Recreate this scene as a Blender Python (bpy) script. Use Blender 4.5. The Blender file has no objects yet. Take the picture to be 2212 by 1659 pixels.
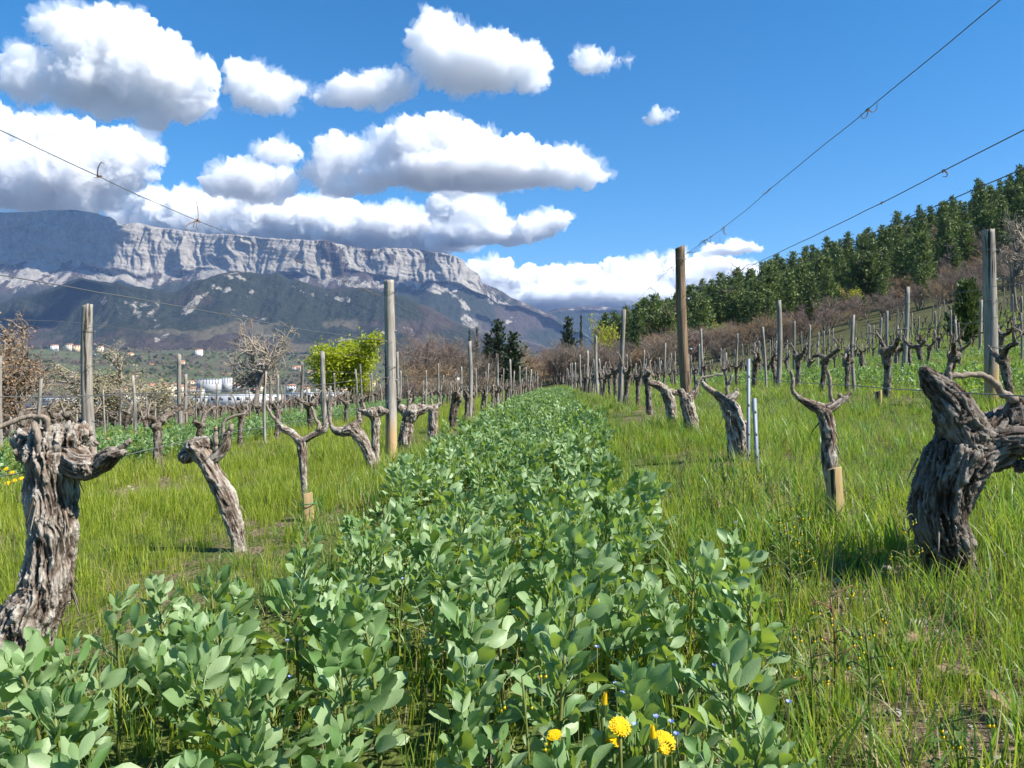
import bpy, bmesh, math, random
import numpy as np
from mathutils import Vector, Matrix, Euler, Quaternion

# ------------------------------------------------------------------ camera, sky, sun, exposure
scene = bpy.context.scene
COL = scene.collection
R = math.radians
FPX, CXP, HORY = 1640.0, 1106.0, 822.0          # focal length, centre and horizon of the 2212-px wide study image
SUN_AZ, SUN_EL = 112.0, 46.0                      # degrees clockwise from straight ahead, above the horizon
cam_data = bpy.data.cameras.new('camera')
cam_data.sensor_fit = 'HORIZONTAL'
cam_data.angle_x = 2 * math.atan(1106.0 / FPX)
cam_data.clip_start, cam_data.clip_end = 0.03, 120000.0
cam = bpy.data.objects.new('camera', cam_data)
COL.objects.link(cam)
cam.location = (0, 0, 0)
cam.rotation_euler = (R(90 - 0.26), 0, 0)
scene.camera = cam

world = bpy.data.worlds.new('World')
scene.world = world
world.use_nodes = True
wn = world.node_tree
wn.nodes.clear()
sky = wn.nodes.new('ShaderNodeTexSky')
sky.sky_type = 'NISHITA'
sky.sun_disc = False
sky.sun_elevation, sky.sun_rotation = R(SUN_EL), R(SUN_AZ)
sky.altitude, sky.air_density, sky.dust_density, sky.ozone_density = 0, 1.0, 0.0, 6.0
hsv = wn.nodes.new('ShaderNodeHueSaturation')
hsv.inputs['Saturation'].default_value = 1.3
hsv.inputs['Hue'].default_value = 0.495
hsv.inputs['Value'].default_value = 1.0
bg = wn.nodes.new('ShaderNodeBackground')
bg.inputs['Strength'].default_value = 0.080
wo = wn.nodes.new('ShaderNodeOutputWorld')
wn.links.new(sky.outputs[0], hsv.inputs['Color'])
wn.links.new(hsv.outputs[0], bg.inputs[0])
wn.links.new(bg.outputs[0], wo.inputs[0])

sun_vec = Vector((math.sin(R(SUN_AZ)) * math.cos(R(SUN_EL)), math.cos(R(SUN_AZ)) * math.cos(R(SUN_EL)), math.sin(R(SUN_EL))))
sd = bpy.data.lights.new('sun', 'SUN')
sd.energy, sd.angle, sd.color = 5.0, R(0.53), (1.0, 0.95, 0.87)
sun = bpy.data.objects.new('sun', sd)
COL.objects.link(sun)
sun.rotation_euler = sun_vec.to_track_quat('Z', 'Y').to_euler()
sun.location = (20, 10, 30)

scene.view_settings.view_transform = 'Standard'
scene.view_settings.look = 'None'
scene.view_settings.exposure = 1.05
scene.view_settings.gamma = 1.0
cy = scene.cycles
cy.max_bounces, cy.diffuse_bounces, cy.glossy_bounces = 18, 4, 2
cy.transmission_bounces, cy.transparent_max_bounces, cy.volume_bounces = 5, 8, 16
cy.use_denoising = True
cy.sample_clamp_indirect = 6.0
cy.caustics_reflective = cy.caustics_refractive = False

# ------------------------------------------------------------------ numpy noise
rs = np.random.RandomState(7)
random.seed(7)

def _hash(ix, iy, iz, seed):
    with np.errstate(over='ignore'):
        h = (ix.astype(np.uint32) * np.uint32(374761393) + iy.astype(np.uint32) * np.uint32(668265263)
             + iz.astype(np.uint32) * np.uint32(2147483647 - 58) + np.uint32((seed * 974711) & 0xffffffff))
        h = (h ^ (h >> np.uint32(13))) * np.uint32(1274126177)
        h = (h ^ (h >> np.uint32(15))) * np.uint32(2246822519)
        h ^= h >> np.uint32(13)
    return h.astype(np.float64) / 4294967295.0

def vn(p, seed=0):
    """value noise in -1..1; p is (...,3)"""
    p = np.asarray(p, dtype=np.float64)
    i = np.floor(p).astype(np.int64)
    f = p - i
    f = f * f * f * (f * (f * 6 - 15) + 10)
    x, y, z = i[..., 0], i[..., 1], i[..., 2]
    fx, fy, fz = f[..., 0], f[..., 1], f[..., 2]
    def c(a, b, d): return _hash(x + a, y + b, z + d, seed)
    x00 = c(0, 0, 0) * (1 - fx) + c(1, 0, 0) * fx
    x10 = c(0, 1, 0) * (1 - fx) + c(1, 1, 0) * fx
    x01 = c(0, 0, 1) * (1 - fx) + c(1, 0, 1) * fx
    x11 = c(0, 1, 1) * (1 - fx) + c(1, 1, 1) * fx
    y0 = x00 * (1 - fy) + x10 * fy
    y1 = x01 * (1 - fy) + x11 * fy
    return 2 * (y0 * (1 - fz) + y1 * fz) - 1

def fbm(p, oct=4, seed=0, gain=0.5, lac=2.03):
    p = np.asarray(p, dtype=np.float64)
    a, s, t = 1.0, 0.0, 0.0
    for o in range(oct):
        s = s + a * vn(p, seed + o * 17)
        t += a
        a *= gain
        p = p * lac + 3.1
    return s / t

def ridged(p, oct=4, seed=0, gain=0.5):
    p = np.asarray(p, dtype=np.float64)
    a, s, t = 1.0, 0.0, 0.0
    for o in range(oct):
        s = s + a * (1 - np.abs(vn(p, seed + o * 13)) * 2)
        t += a
        a *= gain
        p = p * 2.07 + 1.7
    return s / t

def S3(*a):
    return np.stack(np.broadcast_arrays(*a), -1).astype(np.float64)

def sstep(a, b, x):
    t = np.clip((np.asarray(x, float) - a) / (b - a), 0, 1)
    return t * t * (3 - 2 * t)

# ------------------------------------------------------------------ mesh helpers
def mesh_np(name, verts, quads=None, tris=None, smooth=True, attrs=None, colors=None, vecs=None):
    me = bpy.data.meshes.new(name)
    verts = np.asarray(verts, dtype=np.float32).reshape(-1, 3)
    q = np.zeros((0, 4), np.int32) if quads is None or len(quads) == 0 else np.asarray(quads, np.int32).reshape(-1, 4)
    t = np.zeros((0, 3), np.int32) if tris is None or len(tris) == 0 else np.asarray(tris, np.int32).reshape(-1, 3)
    me.vertices.add(len(verts))
    me.vertices.foreach_set('co', verts.ravel())
    loops = np.concatenate([q.ravel(), t.ravel()])
    me.loops.add(len(loops))
    me.loops.foreach_set('vertex_index', loops)
    n = len(q) + len(t)
    starts = np.concatenate([np.arange(len(q)) * 4, len(q) * 4 + np.arange(len(t)) * 3]).astype(np.int32)
    me.polygons.add(n)
    me.polygons.foreach_set('loop_start', starts)
    me.update(calc_edges=True)
    if smooth:
        me.polygons.foreach_set('use_smooth', np.ones(n, dtype=bool))
    for k, v in (attrs or {}).items():
        a = me.attributes.new(k, 'FLOAT', 'POINT')
        a.data.foreach_set('value', np.asarray(v, np.float32).ravel())
    for k, v in (colors or {}).items():
        v = np.asarray(v, np.float32).reshape(-1, 3)
        a = me.attributes.new(k, 'FLOAT_COLOR', 'POINT')
        a.data.foreach_set('color', np.concatenate([v, np.ones((len(v), 1), np.float32)], 1).ravel())
    for k, v in (vecs or {}).items():
        a = me.attributes.new(k, 'FLOAT_VECTOR', 'POINT')
        a.data.foreach_set('vector', np.asarray(v, np.float32).ravel())
    me.validate()
    return me

class MB:
    """collects pieces of ONE mesh"""
    def __init__(s):
        s.v, s.q, s.t, s.a, s.n = [], [], [], [], 0
    def add(s, v, q=None, t=None, rnd=0.5):
        v = np.asarray(v, float).reshape(-1, 3)
        s.v.append(v)
        if q is not None and len(q): s.q.append(np.asarray(q, int).reshape(-1, 4) + s.n)
        if t is not None and len(t): s.t.append(np.asarray(t, int).reshape(-1, 3) + s.n)
        s.a.append(np.full(len(v), rnd, float) if np.isscalar(rnd) else np.asarray(rnd, float))
        s.n += len(v)
        return s
    def arrays(s):
        return (np.concatenate(s.v) if s.v else np.zeros((0, 3)),
                np.concatenate(s.q) if s.q else None, np.concatenate(s.t) if s.t else None,
                np.concatenate(s.a) if s.a else np.zeros(0))
    def mesh(s, name, smooth=True):
        v, q, t, a = s.arrays()
        return mesh_np(name, v, q, t, smooth, {'rnd': a})
    def box(s, c, size, rz=0.0, rnd=0.5):
        hx, hy, hz = size[0] / 2, size[1] / 2, size[2] / 2
        v = np.array([[x, y, z] for z in (-hz, hz) for y in (-hy, hy) for x in (-hx, hx)])
        cs, sn = math.cos(rz), math.sin(rz)
        v = np.stack([v[:, 0] * cs - v[:, 1] * sn, v[:, 0] * sn + v[:, 1] * cs, v[:, 2]], 1) + np.array(c)
        return s.add(v, [[0, 2, 3, 1], [4, 5, 7, 6], [0, 1, 5, 4], [2, 6, 7, 3], [0, 4, 6, 2], [1, 3, 7, 5]], rnd=rnd)

def frames(path):
    path = np.asarray(path, float)
    t = np.gradient(path, axis=0)
    t /= np.linalg.norm(t, axis=1, keepdims=True) + 1e-12
    a = np.array([0, 0, 1.0]) if abs(t[0][2]) < 0.8 else np.array([1.0, 0, 0])
    n = np.cross(t[0], a); n /= np.linalg.norm(n)
    ns = [n]
    for i in range(1, len(path)):
        n = ns[-1] - t[i] * np.dot(ns[-1], t[i])
        n /= np.linalg.norm(n) + 1e-12
        ns.append(n)
    ns = np.array(ns)
    return t, ns, np.cross(t, ns)

def tube(path, rad, seg=8, cap=True, disp=None):
    """verts, quads, tris of a swept tube; disp(u_len, ang) adds to the radius factor"""
    path = np.asarray(path, float)
    m = len(path)
    rad = np.broadcast_to(np.asarray(rad, float), (m,))
    t, n, b = frames(path)
    ang = np.linspace(0, 2 * np.pi, seg, endpoint=False)
    rr = rad[:, None] * np.ones((1, seg))
    if disp is not None:
        L = np.concatenate([[0], np.cumsum(np.linalg.norm(np.diff(path, axis=0), axis=1))])
        rr = rr * (1 + disp(L[:, None] + 0 * ang[None], ang[None] + 0 * L[:, None]))
    v = path[:, None] + rr[..., None] * (np.cos(ang)[None, :, None] * n[:, None] + np.sin(ang)[None, :, None] * b[:, None])
    i = np.arange(m - 1)[:, None] * seg
    j = np.arange(seg)[None]
    j2 = (j + 1) % seg
    q = np.stack([i + j, i + j2, i + seg + j2, i + seg + j], -1).reshape(-1, 4)
    v = v.reshape(-1, 3)
    tr = []
    if cap:
        v = np.concatenate([v, path[:1], path[-1:]])
        a, c = m * seg, m * seg + 1
        for k in range(seg):
            tr.append([a, (k + 1) % seg, k])
            tr.append([c, (m - 1) * seg + k, (m - 1) * seg + (k + 1) % seg])
    return v, q, tr

def smooth_path(pts, n=20, vals=None):
    """Catmull-Rom through pts, vals interpolated alongside"""
    P_ = np.asarray(pts, float)
    if vals is not None: P_ = np.concatenate([P_, np.asarray(vals, float)[:, None]], 1)
    if len(P_) == 2:
        s = np.linspace(0, 1, n)[:, None]
        o = P_[0] * (1 - s) + P_[1] * s
    else:
        E = np.concatenate([2 * P_[:1] - P_[1:2], P_, 2 * P_[-1:] - P_[-2:-1]])
        o = []
        for s in np.linspace(0, len(P_) - 1 - 1e-9, n):
            k = int(s); f = s - k
            a, b, c, d = E[k], E[k + 1], E[k + 2], E[k + 3]
            o.append(0.5 * (2 * b + (c - a) * f + (2 * a - 5 * b + 4 * c - d) * f * f + (3 * b - a - 3 * c + d) * f ** 3))
        o = np.array(o)
    if vals is None: return o
    return o[:, :3], np.maximum(o[:, 3], 1e-4)

def ob(name, me, mat=None, parent=None, loc=None, rot=None, scale=None):
    o = bpy.data.objects.new(name, me)
    COL.objects.link(o)
    if mat is not None and me is not None and not me.materials: me.materials.append(mat)
    if parent is not None: o.parent = parent
    if loc is not None: o.location = loc
    if rot is not None: o.rotation_euler = rot
    if scale is not None: o.scale = scale if hasattr(scale, '__len__') else (scale,) * 3
    return o

def thing(name, label, cat, loc=(0, 0, 0), rz=0.0, group=None, scale=1.0):
    o = bpy.data.objects.new(name, None)
    COL.objects.link(o)
    o.empty_display_size = 0.05
    o.location, o.rotation_euler, o.scale = loc, (0, 0, rz), (scale,) * 3
    return tag(o, label, cat, group)

def tag(o, label=None, cat=None, group=None, kind=None):
    if label: o['label'] = label
    if cat: o['category'] = cat
    if group: o['group'] = group
    if kind: o['kind'] = kind
    return o

def PX(px, py, d):
    """the place a point of the study image stands at, d metres ahead"""
    return np.array([(px - CXP) / FPX * d, d, -(py - HORY) / FPX * d])

# ------------------------------------------------------------------ materials
def newmat(name):
    m = bpy.data.materials.new(name)
    m.use_nodes = True
    nt = m.node_tree
    nt.nodes.clear()
    return m, nt

def nd(nt, typ, ins=None, **props):
    n = nt.nodes.new(typ)
    for k, v in props.items(): setattr(n, k, v)
    for k, v in (ins or {}).items():
        s = n.inputs[k]
        if isinstance(v, bpy.types.NodeSocket): nt.links.new(v, s)
        elif isinstance(v, bpy.types.Node): nt.links.new(v.outputs[0], s)
        else: s.default_value = v
    return n

def c4(c): return (c[0], c[1], c[2], 1.0)

def mixc(nt, fac, a, b, mode='MIX'):
    n = nt.nodes.new('ShaderNodeMix')
    n.data_type, n.blend_type = 'RGBA', mode
    for s, v in ((n.inputs[0], fac), (n.inputs[6], a), (n.inputs[7], b)):
        if isinstance(v, bpy.types.NodeSocket): nt.links.new(v, s)
        elif isinstance(v, bpy.types.Node): nt.links.new(v.outputs[0], s)
        elif isinstance(v, (int, float)): s.default_value = v
        else: s.default_value = c4(v)
    return n.outputs[2]

def math_n(nt, op, a, b=0.0, clamp=False):
    n = nt.nodes.new('ShaderNodeMath')
    n.operation, n.use_clamp = op, clamp
    for s, v in ((n.inputs[0], a), (n.inputs[1], b)):
        if isinstance(v, bpy.types.NodeSocket): nt.links.new(v, s)
        else: s.default_value = v
    return n.outputs[0]

def ramp(nt, fac, stops):
    n = nt.nodes.new('ShaderNodeValToRGB')
    nt.links.new(fac, n.inputs[0])
    e = n.color_ramp.elements
    while len(e) > len(stops): e.remove(e[-1])
    while len(e) < len(stops): e.new(0.5)
    for i, (p, c) in enumerate(stops):
        e[i].position = p
        e[i].color = c4(c) if hasattr(c, '__len__') else (c, c, c, 1)
    return n.outputs[0]

def coord(nt, scale=(1, 1, 1), kind='Object'):
    tc = nt.nodes.new('ShaderNodeTexCoord')
    mp = nd(nt, 'ShaderNodeMapping', {'Vector': tc.outputs[kind], 'Scale': scale})
    return mp.outputs[0]

def noise(nt, vec, scale=5, detail=4, rough=0.55, dist=0.0):
    n = nd(nt, 'ShaderNodeTexNoise', {'Vector': vec, 'Scale': scale, 'Detail': detail, 'Roughness': rough, 'Distortion': dist})
    return n.outputs[0]

def bump(nt, h, strength=0.4, dist=0.01):
    return nd(nt, 'ShaderNodeBump', {'Height': h, 'Strength': strength, 'Distance': dist}).outputs[0]

def finish(nt, color, rough=0.8, normal=None, spec=0.3, metal=0.0):
    p = nd(nt, 'ShaderNodeBsdfPrincipled', {'Base Color': color if isinstance(color, (bpy.types.NodeSocket, bpy.types.Node)) else c4(color),
                                           'Roughness': rough, 'Metallic': metal, 'Specular IOR Level': spec})
    if normal is not None: nt.links.new(normal, p.inputs['Normal'])
    o = nd(nt, 'ShaderNodeOutputMaterial', {'Surface': p.outputs[0]})
    return p

def leaf_mat(name, c0, c1, trans, tfac=0.35, rough=0.5, spec=0.35, veins=False):
    """thin leaf: reflects c0..c1 (varied per object and per leaf), lets light of colour trans through"""
    m, nt = newmat(name)
    oi = nt.nodes.new('ShaderNodeObjectInfo')
    at = nd(nt, 'ShaderNodeAttribute', attribute_name='rnd')
    r = math_n(nt, 'FRACT', math_n(nt, 'ADD', oi.outputs['Random'], at.outputs['Fac']))
    col = mixc(nt, r, c0, c1)
    tcol = mixc(nt, r, [t * 0.8 for t in trans], [min(1, t * 1.2) for t in trans])
    pr = nd(nt, 'ShaderNodeBsdfPrincipled', {'Base Color': col, 'Roughness': rough, 'Specular IOR Level': spec})
    if veins:
        v = noise(nt, coord(nt, (1, 1, 1)), 260, 2)
        nt.links.new(bump(nt, v, 0.25, 0.002), pr.inputs['Normal'])
    tr = nd(nt, 'ShaderNodeBsdfTranslucent', {'Color': tcol})
    mx = nd(nt, 'ShaderNodeMixShader', {0: tfac, 1: pr.outputs[0], 2: tr.outputs[0]})
    nd(nt, 'ShaderNodeOutputMaterial', {'Surface': mx.outputs[0]})
    return m

def bark_mat(name, a, b, c, scale=1.0, lichen=0.0, stretch=6.0):
    m, nt = newmat(name)
    v = coord(nt, (stretch * scale, stretch * scale, scale))
    n1 = noise(nt, v, 7, 5, 0.65, 0.6)
    n2 = noise(nt, coord(nt, (1, 1, 1)), 9 * scale, 3)
    col = ramp(nt, n1, [(0.25, a), (0.5, b), (0.72, c)])
    at = nd(nt, 'ShaderNodeAttribute', attribute_name='rnd')
    col = mixc(nt, math_n(nt, 'MULTIPLY', ramp(nt, n2, [(0.35, 0.0), (0.65, 1.0)]), 0.35), col, b)
    if lichen:
        n3 = noise(nt, coord(nt), 16 * scale, 4, 0.7)
        col = mixc(nt, math_n(nt, 'MULTIPLY', ramp(nt, n3, [(0.58, 0.0), (0.66, 1.0)]), lichen), col, (0.42, 0.42, 0.38))
    finish(nt, col, 0.9, bump(nt, n1, 0.8, 0.012 / scale), 0.15)
    return m

def plain_mat(name, c, rough=0.7, metal=0.0, spec=0.3, var=0.25, scale=8.0, bmp=0.0):
    m, nt = newmat(name)
    n = noise(nt, coord(nt), scale, 5, 0.6)
    oi = nt.nodes.new('ShaderNodeObjectInfo')
    f = mixc(nt, n, [x * (1 - var) for x in c], [min(1, x * (1 + var)) for x in c])
    hs = nd(nt, 'ShaderNodeHueSaturation', {'Value': math_n(nt, 'ADD', math_n(nt, 'MULTIPLY', oi.outputs['Random'], var), 1 - var / 2), 'Color': f})
    finish(nt, hs.outputs[0], rough, bump(nt, n, bmp, 0.01) if bmp else None, spec, metal)
    return m

def geo_scatter(name, protos, pts, rot, scl, idx):
    """ONE stuff object: prototype meshes stood on many points"""
    pts = np.asarray(pts, np.float32)
    me = bpy.data.meshes.new(name)
    me.vertices.add(len(pts))
    me.vertices.foreach_set('co', pts.ravel())
    for k, typ, v, f in (('rot', 'FLOAT_VECTOR', rot, 'vector'), ('scl', 'FLOAT_VECTOR', scl, 'vector'), ('idx', 'INT', idx, 'value')):
        a = me.attributes.new(k, typ, 'POINT')
        a.data.foreach_set(f, np.asarray(v, np.int32 if typ == 'INT' else np.float32).ravel())
    o = bpy.data.objects.new(name, me)
    COL.objects.link(o)
    ng = bpy.data.node_groups.new(name + '_nodes', 'GeometryNodeTree')
    ng.interface.new_socket('Geometry', in_out='INPUT', socket_type='NodeSocketGeometry')
    ng.interface.new_socket('Geometry', in_out='OUTPUT', socket_type='NodeSocketGeometry')
    gi, go = ng.nodes.new('NodeGroupInput'), ng.nodes.new('NodeGroupOutput')
    jn = ng.nodes.new('GeometryNodeJoinGeometry')
    def na(n_, t_):
        x = ng.nodes.new('GeometryNodeInputNamedAttribute')
        x.data_type = t_
        x.inputs[0].default_value = n_
        return x.outputs[0]
    r_, s_, i_ = na('rot', 'FLOAT_VECTOR'), na('scl', 'FLOAT_VECTOR'), na('idx', 'INT')
    er = ng.nodes.new('FunctionNodeEulerToRotation')
    ng.links.new(r_, er.inputs[0])
    for i, p in enumerate(protos):
        oi = ng.nodes.new('GeometryNodeObjectInfo')
        oi.inputs[0].default_value = p
        cmp_ = ng.nodes.new('FunctionNodeCompare')
        cmp_.data_type, cmp_.operation = 'INT', 'EQUAL'
        ng.links.new(i_, cmp_.inputs[2])
        cmp_.inputs[3].default_value = i
        ip = ng.nodes.new('GeometryNodeInstanceOnPoints')
        ng.links.new(gi.outputs[0], ip.inputs['Points'])
        ng.links.new(cmp_.outputs[0], ip.inputs['Selection'])
        ng.links.new(oi.outputs['Geometry'], ip.inputs['Instance'])
        ng.links.new(er.outputs[0], ip.inputs['Rotation'])
        ng.links.new(s_, ip.inputs['Scale'])
        ng.links.new(ip.outputs[0], jn.inputs[0])
    ng.links.new(jn.outputs[0], go.inputs[0])
    md = o.modifiers.new('scatter', 'NODES')
    md.node_group = ng
    return o

def proto(name, me, mat):
    o = bpy.data.objects.new(name, me)
    if not me.materials: me.materials.append(mat)
    return o

_work = bpy.data.scenes.new('work')
def voxel_union(parts, voxel):
    """one closed skin round overlapping pieces; parts = (v, q, t) lists"""
    mb = MB()
    for v, q, t in parts: mb.add(v, q, t)
    v, q, t, _ = mb.arrays()
    o = bpy.data.objects.new('tmp', mesh_np('tmp', v, q, t, False))
    _work.collection.objects.link(o)
    md = o.modifiers.new('r', 'REMESH')
    md.mode, md.voxel_size, md.adaptivity = 'VOXEL', voxel, 0.0
    with bpy.context.temp_override(scene=_work, view_layer=_work.view_layers[0]):
        dg = bpy.context.evaluated_depsgraph_get()
    ev = o.evaluated_get(dg)
    me = ev.to_mesh()
    n = len(me.vertices)
    co = np.empty(n * 3, np.float32); me.vertices.foreach_get('co', co)
    no = np.empty(n * 3, np.float32); me.vertex_normals.foreach_get('vector', no)
    ln = np.empty(len(me.loops), np.int32); me.loops.foreach_get('vertex_index', ln)
    tot = np.empty(len(me.polygons), np.int32); me.polygons.foreach_get('loop_total', tot)
    st = np.empty(len(me.polygons), np.int32); me.polygons.foreach_get('loop_start', st)
    quads = ln[st[tot == 4][:, None] + np.arange(4)]
    tris = ln[st[tot == 3][:, None] + np.arange(3)]
    ev.to_mesh_clear()
    old = o.data
    bpy.data.objects.remove(o); bpy.data.meshes.remove(old)
    return co.reshape(-1, 3).astype(float), no.reshape(-1, 3).astype(float), quads, tris

_ico = None
def ico(sub=2):
    global _ico
    if _ico is None: _ico = {}
    if sub not in _ico:
        bm = bmesh.new()
        bmesh.ops.create_icosphere(bm, subdivisions=sub, radius=1.0)
        bm.verts.ensure_lookup_table()
        v = np.array([x.co[:] for x in bm.verts]); t = np.array([[x.index for x in f.verts] for f in bm.faces])
        bm.free()
        _ico[sub] = (v, t)
    return _ico[sub]
# ------------------------------------------------------------------ the lie of the land
TH = R(3.2)
CT, ST = math.cos(TH), math.sin(TH)
def uv(x, y):
    x = np.asarray(x, float); y = np.asarray(y, float)
    return x * ST + y * CT, x * CT - y * ST
def xy(u, v):
    return u * ST + v * CT, u * CT - v * ST

def _table(px, py, n=4001, width=9):
    xs = np.linspace(px[0], px[-1], n)
    ys = np.interp(xs, px, py)
    k = np.hanning(width + 2)[1:-1]; k /= k.sum()
    ys2 = np.convolve(np.pad(ys, width // 2, mode='edge'), k, 'valid')
    return xs, ys2
_LX1, _LY1 = _table([-60, -45, -30, -20, -14, -10.7, -7.7, -4.7, -1.7, -0.2, 1.3, 4.3, 8.4, 13, 16, 25, 37, 54, 60],
                    [-9.8, -7, -4.3, -2.6, -1.75, -1.4, -1.17, -1.05, -0.85, -0.70, -0.50, -0.26, 0.1, 0.75, 1.2, 2.9, 5.5, 9, 10.2], 4801, 61)
_LX2, _LY2 = [-3000, -600, -300, -150, -80, -60, 60, 90, 150, 400], [-36, -36, -32, -24, -13.5, -9.8, 10.2, 17, 28, 40]
_AX, _AY = _table([-50, 0, 2.5, 5, 8, 14, 25, 45, 70, 110, 400], [-0.2, -0.17, -0.17, -0.08, 0, 0.1, 0.06, -0.08, 0.0, 0.6, 1.0], 9001, 31)
_RB, _RZ = [-9, -0.02, 0.06, 0.10, 0.143, 0.228, 0.42, 0.64, 0.9, 9], [0, 0, 1.5, 4.5, 9, 17, 29, 41.5, 50, 55]

def G(x, y):
    x = np.asarray(x, float); y = np.asarray(y, float)
    u, v = uv(x, y)
    d = np.hypot(x, y)
    L = np.where(np.abs(v) < 60, np.interp(v, _LX1, _LY1), np.interp(v, _LX2, _LY2))
    A = np.interp(u, _AX, _AY) * (0.45 + 0.55 * sstep(-2.5, 1.3, v)) * (1 - sstep(12, 40, v) * 0.5)
    z = L + A
    b = x / np.maximum(y, 1e-3 * np.maximum(d, 1e-3))
    b = np.where(y <= 0, np.where(x > 0, 9.0, -9.0), b)
    rz = np.interp(b, _RB, _RZ)
    t = np.clip((d - 72) / 150.0, 0, 1) ** 1.2
    hill = np.where(b > -0.02, np.maximum(0, rz - 0) * t * (y > 0) + 0.0, 0)
    hw = sstep(72, 200, d) * sstep(-0.02, 0.12, b) * (y > 0)
    z = z * (1 - hw) + hill * hw + hill * (1 - hw) * 0.35
    valley = np.interp(d, [0, 1200, 1400, 1800, 2500, 3200, 4000, 11000], [-36, -36, -26, 6, 66, 112, 118, 118])
    valley = valley + sstep(1300, 2200, d) * 14 * fbm(S3(x / 420, y / 420, 0), 4, 5)
    w = sstep(260, 800, d)
    z = z * (1 - w) + valley * w
    # small unevenness of the worked soil
    z = z + 0.018 * fbm(S3(x / 0.8, y / 0.8, 0), 3, 9) * (d < 60) + 0.4 * fbm(S3(x / 14, y / 14, 3), 3, 4) * sstep(40, 90, d)
    return z

def g(x, y): return float(G(np.array([x]), np.array([y]))[0])

def RV(k): return -1.7 + 3.0 * k          # offset of vine row k

# ---- ground sheet: rings round the camera, finest in front
angs = np.concatenate([np.arange(-48, 48.01, 0.26), np.arange(51, 311, 3.0)])
angs = np.radians(angs)
rad = 0.25 * 1.0325 ** np.arange(0, 334)
rad = rad[rad < 10800]
na, nr = len(angs), len(rad)
gx = np.sin(angs)[None] * rad[:, None]; gy = np.cos(angs)[None] * rad[:, None]
gz = G(gx, gy)
gv = np.concatenate([np.stack([gx, gy, gz], -1).reshape(-1, 3), [[0, 0, g(0, 0)]]])
ii = np.arange(nr - 1)[:, None] * na; jj = np.arange(na)[None]; j2 = (jj + 1) % na
gq = np.stack([ii + jj, ii + na + jj, ii + na + j2, ii + j2], -1).reshape(-1, 4)
gt = np.stack([np.full(na, nr * na), np.arange(na), (np.arange(na) + 1) % na], 1)
_lr0, _lrs = math.log(0.25), math.log(1.0325)
def g(x, y):
    """height of the ground sheet under a point"""
    r = math.hypot(x, y)
    fa = (math.degrees(math.atan2(x, y)) + 48) / 0.26
    fr = (math.log(max(r, 0.26)) - _lr0) / _lrs
    if not (0 <= fa < 368 and fr < nr - 2): return float(G(np.array([x]), np.array([y]))[0])
    i, j = int(fr), int(fa)
    a, b = fr - i, fa - j
    return float((gz[i, j] * (1 - b) + gz[i, j + 1] * b) * (1 - a) + (gz[i + 1, j] * (1 - b) + gz[i + 1, j + 1] * b) * a)
X, Y = gv[:, 0], gv[:, 1]
U, V = uv(X, Y)
D = np.hypot(X, Y)
far = sstep(150, 500, D)
n1 = fbm(S3(X / 160, Y / 160, 1), 4, 21); n2 = fbm(S3(X / 60, Y / 60, 2), 3, 22)
def pick(m, a, b): return a * (1 - m[:, None]) + np.array(b) * m[:, None]
base = np.tile(np.array([0.10, 0.125, 0.028]), (len(X), 1))                 # worked ground with low green
hillside = sstep(70, 88, D) * (1 - far)
base = pick(hillside, base, (0.075, 0.056, 0.040))
val = np.tile(np.array([0.085, 0.088, 0.05]), (len(X), 1))
val = pick(sstep(0.05, 0.16, n1), val, (0.085, 0.13, 0.04))
val = pick(sstep(0.1, 0.2, -n1), val, (0.085, 0.07, 0.058))
val = pick(sstep(0.14, 0.26, n2) * sstep(1600, 1900, D), val, (0.030, 0.042, 0.022))
base = base * (1 - far[:, None]) + val * far[:, None]
# how much low green covers the soil, 0..1
alley = np.mod(V + 1.7, 3.0)                              # distance right of the row on the left
row_d = np.minimum(alley, 3.0 - alley)
veg = 0.55 + 0.25 * sstep(0.25, 0.7, row_d)
veg = veg - 0.5 * np.exp(-((V - 0.9) / 0.33) ** 2) * (1 - sstep(2.0, 3.0, U)) * sstep(0.2, 1.0, U)
veg = veg - 0.8 * np.exp(-((V + 3.9) / 0.6) ** 2 - ((U - 6.3) / 2.4) ** 2)
veg = veg * (1 - sstep(50, 66, D)) + 0.95 * sstep(50, 66, D)
m, nt = newmat('earth')
ca = nd(nt, 'ShaderNodeAttribute', attribute_name='Col'); va = nd(nt, 'ShaderNodeAttribute', attribute_name='veg'); fa = nd(nt, 'ShaderNodeAttribute', attribute_name='far')
pc = coord(nt)
s1 = noise(nt, pc, 34, 5, 0.7); s2 = noise(nt, pc, 5, 4); s3 = noise(nt, pc, 0.35, 4, 0.6)
vor = nd(nt, 'ShaderNodeTexVoronoi', {'Vector': pc, 'Scale': 42.0, 'Randomness': 1.0})
soil = ramp(nt, s1, [(0.28, (0.085, 0.06, 0.036)), (0.5, (0.17, 0.125, 0.08)), (0.7, (0.29, 0.225, 0.15))])
soil = mixc(nt, ramp(nt, vor.outputs['Distance'], [(0.0, 0.8), (0.35, 0.0)]), soil, (0.34, 0.28, 0.21))
green = mixc(nt, ramp(nt, s2, [(0.3, 0.0), (0.7, 1.0)]), ca.outputs['Color'], mixc(nt, s3, (0.05, 0.075, 0.02), (0.13, 0.15, 0.04)))
cover = ramp(nt, math_n(nt, 'ADD', math_n(nt, 'MULTIPLY', s2, 0.9), math_n(nt, 'SUBTRACT', va.outputs['Fac'], 0.5)), [(0.40, 0.0), (0.56, 1.0)])
near = mixc(nt, cover, soil, green)
f1 = noise(nt, pc, 0.03, 6, 0.65); f2 = noise(nt, pc, 0.16, 5, 0.7)
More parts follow.
